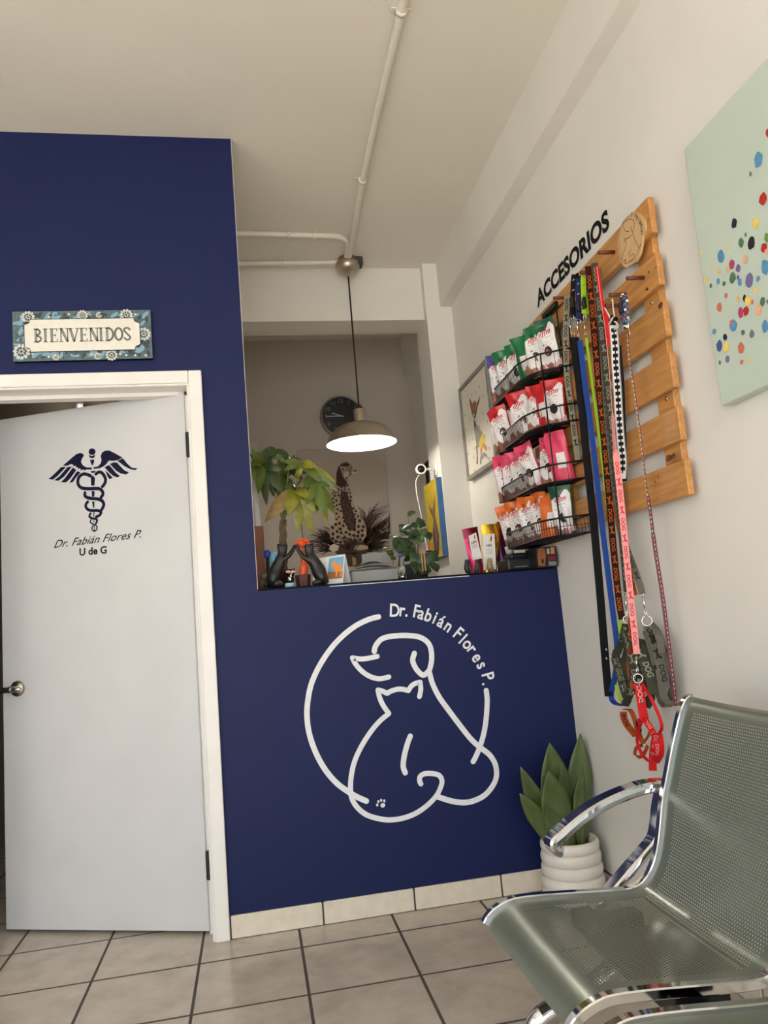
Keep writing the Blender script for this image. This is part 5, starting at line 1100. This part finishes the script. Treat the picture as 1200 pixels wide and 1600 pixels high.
for px, py, lab in ((627,862,'left wooden stick standing in the pothos plant'),(631,861,'right wooden stick standing in the pothos plant')):
    px += 31; a, b = P(px, py-3, y=.235), P(px+.6, py+9, y=.235); tag(MB().bbox((a.x-.003,.234,b.z-.06), (a.x+.003,.236,a.z), .0008, 1).build('wooden_stick', mat('pale_stick', (186,146,92), .6)), lab, 'stick', 'sticks in the pothos pot')
a = P(670.5,856,y=.235); tag(MB().bbox((a.x-.004,.233,a.z-.011), (a.x+.005,.237,a.z+.011), .003, 2).build('red_plant_tag', mat('red_tag', (206,50,66), .4)), 'small red tag clipped among the pothos leaves', 'tag')
# ------------------------------------------------------------------ things on the counter, right end
q5 = crop(700, 790, 6.3158); FOILR = mat('crimson_foil', (120,18,44), .25, .6); FOILP = mat('pink_foil', (176,36,84), .24, .6); GOLD = mat('gold_foil', (206,158,40), .22, .85); PURP = mat('purple_foil', (66,26,66), .28, .5)
WL = mat('white_label', (226,222,216), .5); INK = mat('grey_ink', (70,66,64), .6); FEA = mat('brown_ink', (136,92,54), .6)
def foil(label, cat, top, bot, mats, yd, th, flap, labq, name='foil_pouch'):
    (tlx, tly), (trx, try_) = top; (blx, bly), (brx, bry) = bot
    tl, tr, bl_, br_ = [P(*q5(*p), y=yd) for p in (top[0], top[1], bot[0], bot[1])]; bl_.z = br_.z = CT
    t = thing(name, label, cat, ((bl_.x+br_.x)/2, yd, CT), 'foil pouches on the counter'); m_ = MB(); N, M_ = 8, 14
    for sd in (-1, 1):
        o = len(m_.v)
        for j in range(M_+1):
            for i in range(N+1):
                u_, v_ = i/N, j/M_; p = bl_.lerp(br_, u_).lerp(tl.lerp(tr, u_), v_); d = th*math.sqrt(max(0,1-(2*u_-1)**2))*(1-v_**2*.96)+.0008; m_.v.append(p+Y*sd*d+Vector((0,.002*math.sin(9*v_+5*u_),0)))
        for j in range(M_):
            for i in range(N): a = o+j*(N+1)+i; f = [a, a+1, a+N+2, a+N+1]; m_.f.append(f if sd < 0 else f[::-1]); m_.m.append(1 if j/M_ > 1-flap else 0); m_.s.append(True)
    m_.build('pouch_body', mats, t)
    if labq:
        lq = [P(*q5(*p), y=yd-th-.003) for p in labq]; m_ = MB(); m_.prism(lq, Y*.0012, 0); A_, B_, C_, D_ = lq; g = lambda u_, v_: D_.lerp(C_, u_).lerp(A_.lerp(B_, u_), v_)-Y*.0008
        m_.build('label_card', WL, t); m_ = MB()
        m_.poly([g(.62,.86),g(.72,.97),g(.8,.9),g(.72,.78),g(.6,.80)], 1); put_text(m_, 'NN', plane_fn(g(.5,.68), (B_-A_).normalized(), (A_-D_).normalized()), size=.016, off=.03)
        for k in range(4): m_.stroke([g(.2,.58-.04*k), g(.82,.58-.04*k)], .0011, -Y, 0, 0, False, False)
        m_.build('label_print', [INK, FEA], t)
    return t
foil('crimson and pink foil pouch with white label left of the gold pouch', 'treat pouch', ((138,235),(290,205)), ((235,640),(352,635)), [FOILP, FOILR], .13, .012, .28, [(202,300),(276,265),(335,520),(245,540)])
foil('gold foil pouch with a tall white label beside the crimson pouch', 'treat pouch', ((330,190),(515,172)), ((345,640),(478,632)), [GOLD, GOLD], .12, .013, .2, [(342,288),(458,276),(476,628),(352,638)])
foil('dark purple foil pouch half hidden behind the gold pouch', 'treat pouch', ((480,160),(590,178)), ((490,635),(590,630)), [PURP, PURP], .165, .012, .15, None)
def mini_cat(label, px, py, m, s, face=1):
    c = P(*q5(px, py), y=.07); c.z = CT
    vs = [c+Vector(p)*s for p in ((0,0,.012),(0,-.002,.026),(.001*face,-.004,.038),(.002*face,-.006,.048),(.006*face,-.013,.046),(-.005,-.005,.060),(.009,-.005,.060),(.006,-.012,.004),(-.006,-.012,.004),(.014*face,.004,.004),(.022*face,-.004,.003))]
    es = [(0,1),(1,2),(2,3),(3,4),(3,5),(3,6),(1,7),(1,8),(0,9),(9,10)]; rs = [r*s for r in (.013,.0115,.009,.0105,.004,.0022,.0022,.004,.004,.005,.003)]
    return tag(skin('cat_ornament', m, vs, es, rs), label, 'figurine', 'little cat ornaments')
mini_cat('tan tabby cat ornament before the gold pouch label', 412, 632, mat('tabby_tan', (150,126,92), .6, noise=.5, nscale=160), 1.0)
mini_cat('dark grey cat ornament before the crimson pouch', 290, 640, mat('dark_grey_fur', (58,52,52), .6, noise=.4, nscale=120), .92, -1)
mini_cat('charcoal cat ornament leftmost of the row at the right end of counter', 188, 650, mat('charcoal_fur', (40,40,42), .6, noise=.3, nscale=120), 1.02)
d0 = P(*q5(590, 635), y=.05); d1 = P(*q5(850, 620), y=.05); ztp = P(*q5(640, 520), y=.05).z
t = thing('black_printer', 'black boxy device with a raised lid under the wire baskets', 'device', ((d0.x+d1.x)/2, .10, CT)); MBLK = mat('satin_black_plastic', (26,26,28), .38)
MB().bbox((d0.x,.045,CT), (d1.x,.17,ztp), .008, 3).build('device_body', MBLK, t); MB().bbox((d0.x+.02,.06,ztp-.002), (d1.x-.02,.16,ztp+.022), .01, 3).build('device_lid', MBLK, t)
MB().bbox((d0.x+.03,.043,CT+.012), (d0.x+.085,.046,CT+.017), .001, 1).build('slot', mat('grey_slot', (110,110,112), .4), t)
c = Vector((d0.x+.035, .10, ztp+.022)); tag(MB().lathe([(0,0),(.017,0),(.020,.03),(.0185,.03),(.016,.003),(0,.003)], c, 20).build('grey_cup', mat('frosted_grey_plastic', (160,160,158), .3)), 'small frosted grey cup standing on the black device', 'cup')
xa, xb, zb1 = P(*q5(850,600), y=.0).x, XR-.012, P(*q5(1000,405), y=-.03).z
t = thing('dog_snack_box', 'black carton with a brown dog picture at the wall end of counter', 'box', ((xa+xb)/2, .02, CT)); m_ = MB(); m_.bbox((xa,-.04,CT+.0005), (xb,.085,zb1), .0015, 1); m_.build('carton', mat('black_carton', (24,22,24), .45), t)
m_ = MB(); g = lambda u_, v_, l=.0006: Vector((xa+(xb-xa)*u_, -.04-l, CT+(zb1-CT)*v_))
m_.poly([g(.04,.1),(g(.34,.06)),g(.4,.35),g(.46,.6),g(.44,.9),g(.3,.97),g(.08,.9),g(.03,.5)], 0); m_.poly([g(.2,.2,.001),g(.3,.2,.001),g(.32,.4,.001),g(.22,.42,.001)], 4)
m_.poly([g(.55,.30),g(.93,.32),g(.93,.55),g(.55,.53)], 1); m_.poly([g(.7,.62),g(.9,.63),g(.9,.95),g(.7,.94)], 2); m_.poly([g(.52,.64),g(.64,.64),g(.64,.9),g(.52,.9)], 3)
for k in range(4): m_.stroke([g(.54,.24-.05*k), g(.94,.24-.05*k)], .0016, -Y, 3, 0, False, False)
m_.build('carton_print', [mat('dog_brown_print', (150,90,44), .5), mat('dark_red_print', (120,26,34), .5), mat('amber_print', (200,140,80), .5), mat('pale_print', (190,190,192), .5), mat('dark_print', (0,0,0))], t)
# ------------------------------------------------------------------ waiting bench: two perforated seats on a beam
def perforated(name, c):
    m = bpy.data.materials.new(name); m.use_nodes = True; n = m.node_tree.nodes; l = m.node_tree.links; b = n['Principled BSDF']
    b.inputs['Base Color'].default_value = (*lin(c), 1); b.inputs['Roughness'].default_value = .3; b.inputs['Metallic'].default_value = .25; b.inputs['Coat Weight'].default_value = .25; b.inputs['Coat Roughness'].default_value = .15
    uv = n.new('ShaderNodeUVMap'); sp = n.new('ShaderNodeSeparateXYZ'); l.new(uv.outputs[0], sp.inputs[0])
    p, r = .0078, .0017
    def M(op, a, b_=None):
        q_ = n.new('ShaderNodeMath'); q_.operation = op
        for i, k in enumerate((a, b_)):
            if k is None: continue
            if isinstance(k, (int, float)): q_.inputs[i].default_value = k
            else: l.new(k, q_.inputs[i])
        return q_.outputs[0]
    def grid(ox, oy):
        a = M('SUBTRACT', M('FRACT', M('DIVIDE', M('ADD', sp.outputs[0], ox+10*p), p)), .5); c_ = M('SUBTRACT', M('FRACT', M('DIVIDE', M('ADD', sp.outputs[1], oy+17.32*p), p*1.732)), .5)
        a = M('MULTIPLY', a, p); c_ = M('MULTIPLY', c_, p*1.732); return M('SQRT', M('ADD', M('MULTIPLY', a, a), M('MULTIPLY', c_, c_)))
    d = M('MINIMUM', grid(0, 0), grid(p/2, p*.866)); hole = M('LESS_THAN', d, r)
    inx = M('LESS_THAN', M('ABSOLUTE', sp.outputs[0]), .182); iny = M('MULTIPLY', M('GREATER_THAN', sp.outputs[1], .085), M('LESS_THAN', sp.outputs[1], .815))
    # rounded corners of the perforated field
    mask = M('MULTIPLY', hole, M('MULTIPLY', inx, iny))
    tr = n.new('ShaderNodeBsdfTransparent'); mx = n.new('ShaderNodeMixShader'); l.new(mask, mx.inputs[0]); l.new(b.outputs[0], mx.inputs[1]); l.new(tr.outputs[0], mx.inputs[2])
    l.new(mx.outputs[0], n['Material Output'].inputs[0]); return m
M_SEAT = perforated('grey_green_perforated_steel', (108,114,101))
M_CHR = mat('polished_chrome', (206,206,206), .07, 1); M_DKM = mat('dark_steel', (30,30,32), .4, .5)
bench = thing('waiting_bench', 'grey green perforated steel waiting chair with chrome edges at lower right', 'chair', (.75, -1.6, 0))
PROF = catmull([(.470,.392),(.480,.405),(.500,.418),(.530,.428),(.560,.430),(.62,.427),(.69,.421),(.76,.415),(.815,.412),(.845,.418),(.868,.434),(.888,.460),(.903,.492),(.916,.535),(.932,.598),(.950,.648),(.970,.703),(.988,.748),(1.004,.786),(1.016,.808),(1.028,.822),(1.042,.828)], 4)
PROF = [(p.x, p.y) for p in [Vector((a[0], a[1], 0)) for a in [(q_[0], q_[1]) for q_ in PROF]]]
def seat(yc, lab):
    W_ = .455; NY = 16
    vs = []; fs = []; uvs = []; L = [0]
    for a, b in zip(PROF, PROF[1:]): L.append(L[-1]+math.hypot(b[0]-a[0], b[1]-a[1]))
    for (x, z), l_ in zip(PROF, L):
        for j in range(NY+1):
            t = -1+2*j/NY; vs.append((x, yc+t*W_/2*.985, z-.004*(1-t*t))); uvs.append((t*W_/2, l_))
    n = NY+1
    for i in range(len(PROF)-1):
        for j in range(NY): fs.append((i*n+j, i*n+j+1, (i+1)*n+j+1, (i+1)*n+j))
    mb = MB(); mb.add(vs, fs, 0, True); o = mb.build('seat_shell', M_SEAT, bench)
    lay = o.data.uv_layers.new(name='holes')
    for lp in o.data.loops: lay.data[lp.index].uv = uvs[lp.vertex_index]
    for sgn in (-1, 1):
        y = yc+sgn*W_/2; m_ = MB(); path = [Vector((x, y, z)) for x, z in PROF]
        sec = [(-.008,-.010),(.008,-.010),(.0095,-.008),(.0095,.006),(.0075,.0085),(-.0075,.0085),(-.0095,.006),(-.0095,-.008)]
        extrude(m_, path, sec)
        m_.build('chrome_edge', M_CHR, bench)
SY = -1.4055; DYS = .528
seat(SY, ''); seat(SY-DYS, '')
ya = -1.128
AP = catmull([Vector((a_, b_, 0)) for a_, b_ in [(.975,.618),(.945,.622),(.897,.620),(.845,.610),(.795,.596),(.75,.578),(.709,.556),(.684,.540),(.668,.531),(.664,.522),(.668,.512),(.680,.506)]], 6)
ASEC = [(-.019,-.013),(.019,-.013),(.024,-.008),(.025,0),(.024,.008),(.019,.013),(-.019,.013),(-.024,.008),(-.025,0),(-.024,-.008)]
AP3 = [Vector((v.x, ya, v.y)) for v in AP]
m_ = MB(); extrude(m_, AP3, ASEC); m_.build('armrest', M_CHR, bench)
m_ = MB(); extrude(m_, catmull([Vector((.962,ya,.615)),Vector((.945,ya,.57)),Vector((.925,ya,.505)),Vector((.89,ya,.472)),Vector((.856,ya,.446)),Vector((.80,ya,.402)),Vector((.745,ya,.362))], 5), [(a_*.9, b_*.8) for a_, b_ in ASEC]); m_.build('arm_bracket', M_CHR, bench)
m_ = MB(); m_.bbox((.70,-2.35,.325), (.76,-1.10,.365), .006, 2); m_.build('support_beam', M_DKM, bench)
for yc in (SY, SY-DYS):
    m_ = MB(); m_.bbox((.66,yc-.13,.362), (.86,yc+.13,.375), .003, 1); m_.bbox((.69,yc-.17,.35), (.80,yc-.13,.402), .003, 1); m_.bbox((.69,yc+.13,.35), (.80,yc+.17,.402), .003, 1); m_.build('seat_bracket', M_DKM, bench)
fx_ = P(866, 1578, y=-1.30)
for yl in (-1.30, -2.05):
    m_ = MB(); m_.tube(catmull([Vector((.74,yl,.34)),Vector((.70,yl,.31)),Vector((.62,yl,fx_.z+.012)),Vector((fx_.x,yl,fx_.z)),Vector((fx_.x-.045,yl,fx_.z-.03)),Vector((fx_.x-.06,yl,.12)),Vector((fx_.x-.065,yl,.012))], 6), .019, 12, flat=1.3, up=(0,1,0)); m_.build('leg', M_CHR, bench)
    m_ = MB(); m_.tube(catmull([Vector((.74,yl,.34)),Vector((.85,yl,.29)),Vector((.93,yl,.15)),Vector((.96,yl,.012))], 6), .019, 12, flat=1.3, up=(0,1,0)); m_.build('leg', M_CHR, bench)
    for xx in (fx_.x-.065, .96): MB().lathe([(0,0),(.024,0),(.024,.01),(.018,.018),(0,.018)], (xx,yl,0), 16).build('foot_glide', M_BLACKMETAL, bench)
# ------------------------------------------------------------------ potted snake plant in the corner
pc = Vector((1.098, -.148, 0)); snake = thing('potted_snake_plant', 'snake plant in a ribbed white pot in the corner under the counter', 'plant', pc)
prof = [(0,.006),(.095,.006),(.104,.012)]
zr = [.012,.056,.100,.142,.182,.222]; rr = [.1155,.114,.112,.110,.107]
for i in range(5):
    for k in range(7):
        a = PI*k/6; prof.append((rr[i]-.010+.010*math.sin(a), zr[i]+(zr[i+1]-zr[i])*(1-math.cos(a))/2))
prof += [(.094,.222),(.088,.216),(.086,.19),(0,.19)]
MB().lathe(prof, pc, 48).build('pot', mat('white_ribbed_ceramic', (222,216,206), .42, noise=.05, nscale=25, bump=.05, bscale=60), snake)
MB().lathe([(0,.196),(.07,.196),(.086,.193)], pc, 24).build('soil', mat('dark_soil', (62,48,38), .95, bump=.6, bscale=120), snake)
M_SNK = mat('snake_leaf', (84,98,54), .45, noise=.22, nscale=22); 
def leafblade(base, tip, width, facing, bend=.015, fold=.25, name='leaf'):
    base, tip = Vector(base), Vector(tip); t = (tip-base); L_ = t.length; tn = t.normalized(); f = Vector(facing); f = (f-tn*f.dot(tn)).normalized(); w_ = tn.cross(f)
    vs = []; N = 14
    for i in range(N+1):
        k = i/N; wv = width/2*(.55+.45*math.sin(min(1, k*1.7)*PI/2))*(1-max(0, (k-.55)/.45)**1.7) if k < 1 else 0; wv = max(wv, .0008)
        c = base+t*k-f*bend*math.sin(PI*k)+f*bend*1.2*k*k
        for a in (-1, -.5, 0, .5, 1): vs.append(c+w_*a*wv+f*(abs(a)**1.5)*wv*fold)
    fs = [(i*5+j, i*5+j+1, i*5+6+j, i*5+5+j) for i in range(N) for j in range(4)]
    mb = MB(); mb.add(vs, fs, 0, True); o = mb.build(name, M_SNK, snake); md = o.modifiers.new('thick', 'SOLIDIFY'); md.thickness = .003; return o
b = lambda dx, dy: pc+Vector((dx, dy, .19))
for bs, (tx_, ty_), dep, wd, fc in ((b(-.055,-.01),(813,1196),-.16,.052,(-.4,-1,0)),(b(-.06,-.03),(812,1236),-.20,.05,(-.5,-1,0)),(b(-.01,.0),(856,1160),-.13,.095,(0,-1,0)),(b(-.03,-.05),(853,1203),-.215,.088,(.1,-1,0)),(b(.045,.01),(905,1146),-.10,.075,(-.1,-1,0)),
    (b(.03,-.03),(906,1198),-.17,.045,(.3,-1,0)),(b(-.045,-.03),(846,1203),-.19,.05,(0,-1,0)),(b(.0,-.035),(872,1188),-.16,.035,(.5,-1,0)),(b(-.03,-.06),(851,1262),-.225,.05,(0,-1,0))):
    leafblade(bs, P(tx_, ty_, y=dep), wd*1.3, fc)
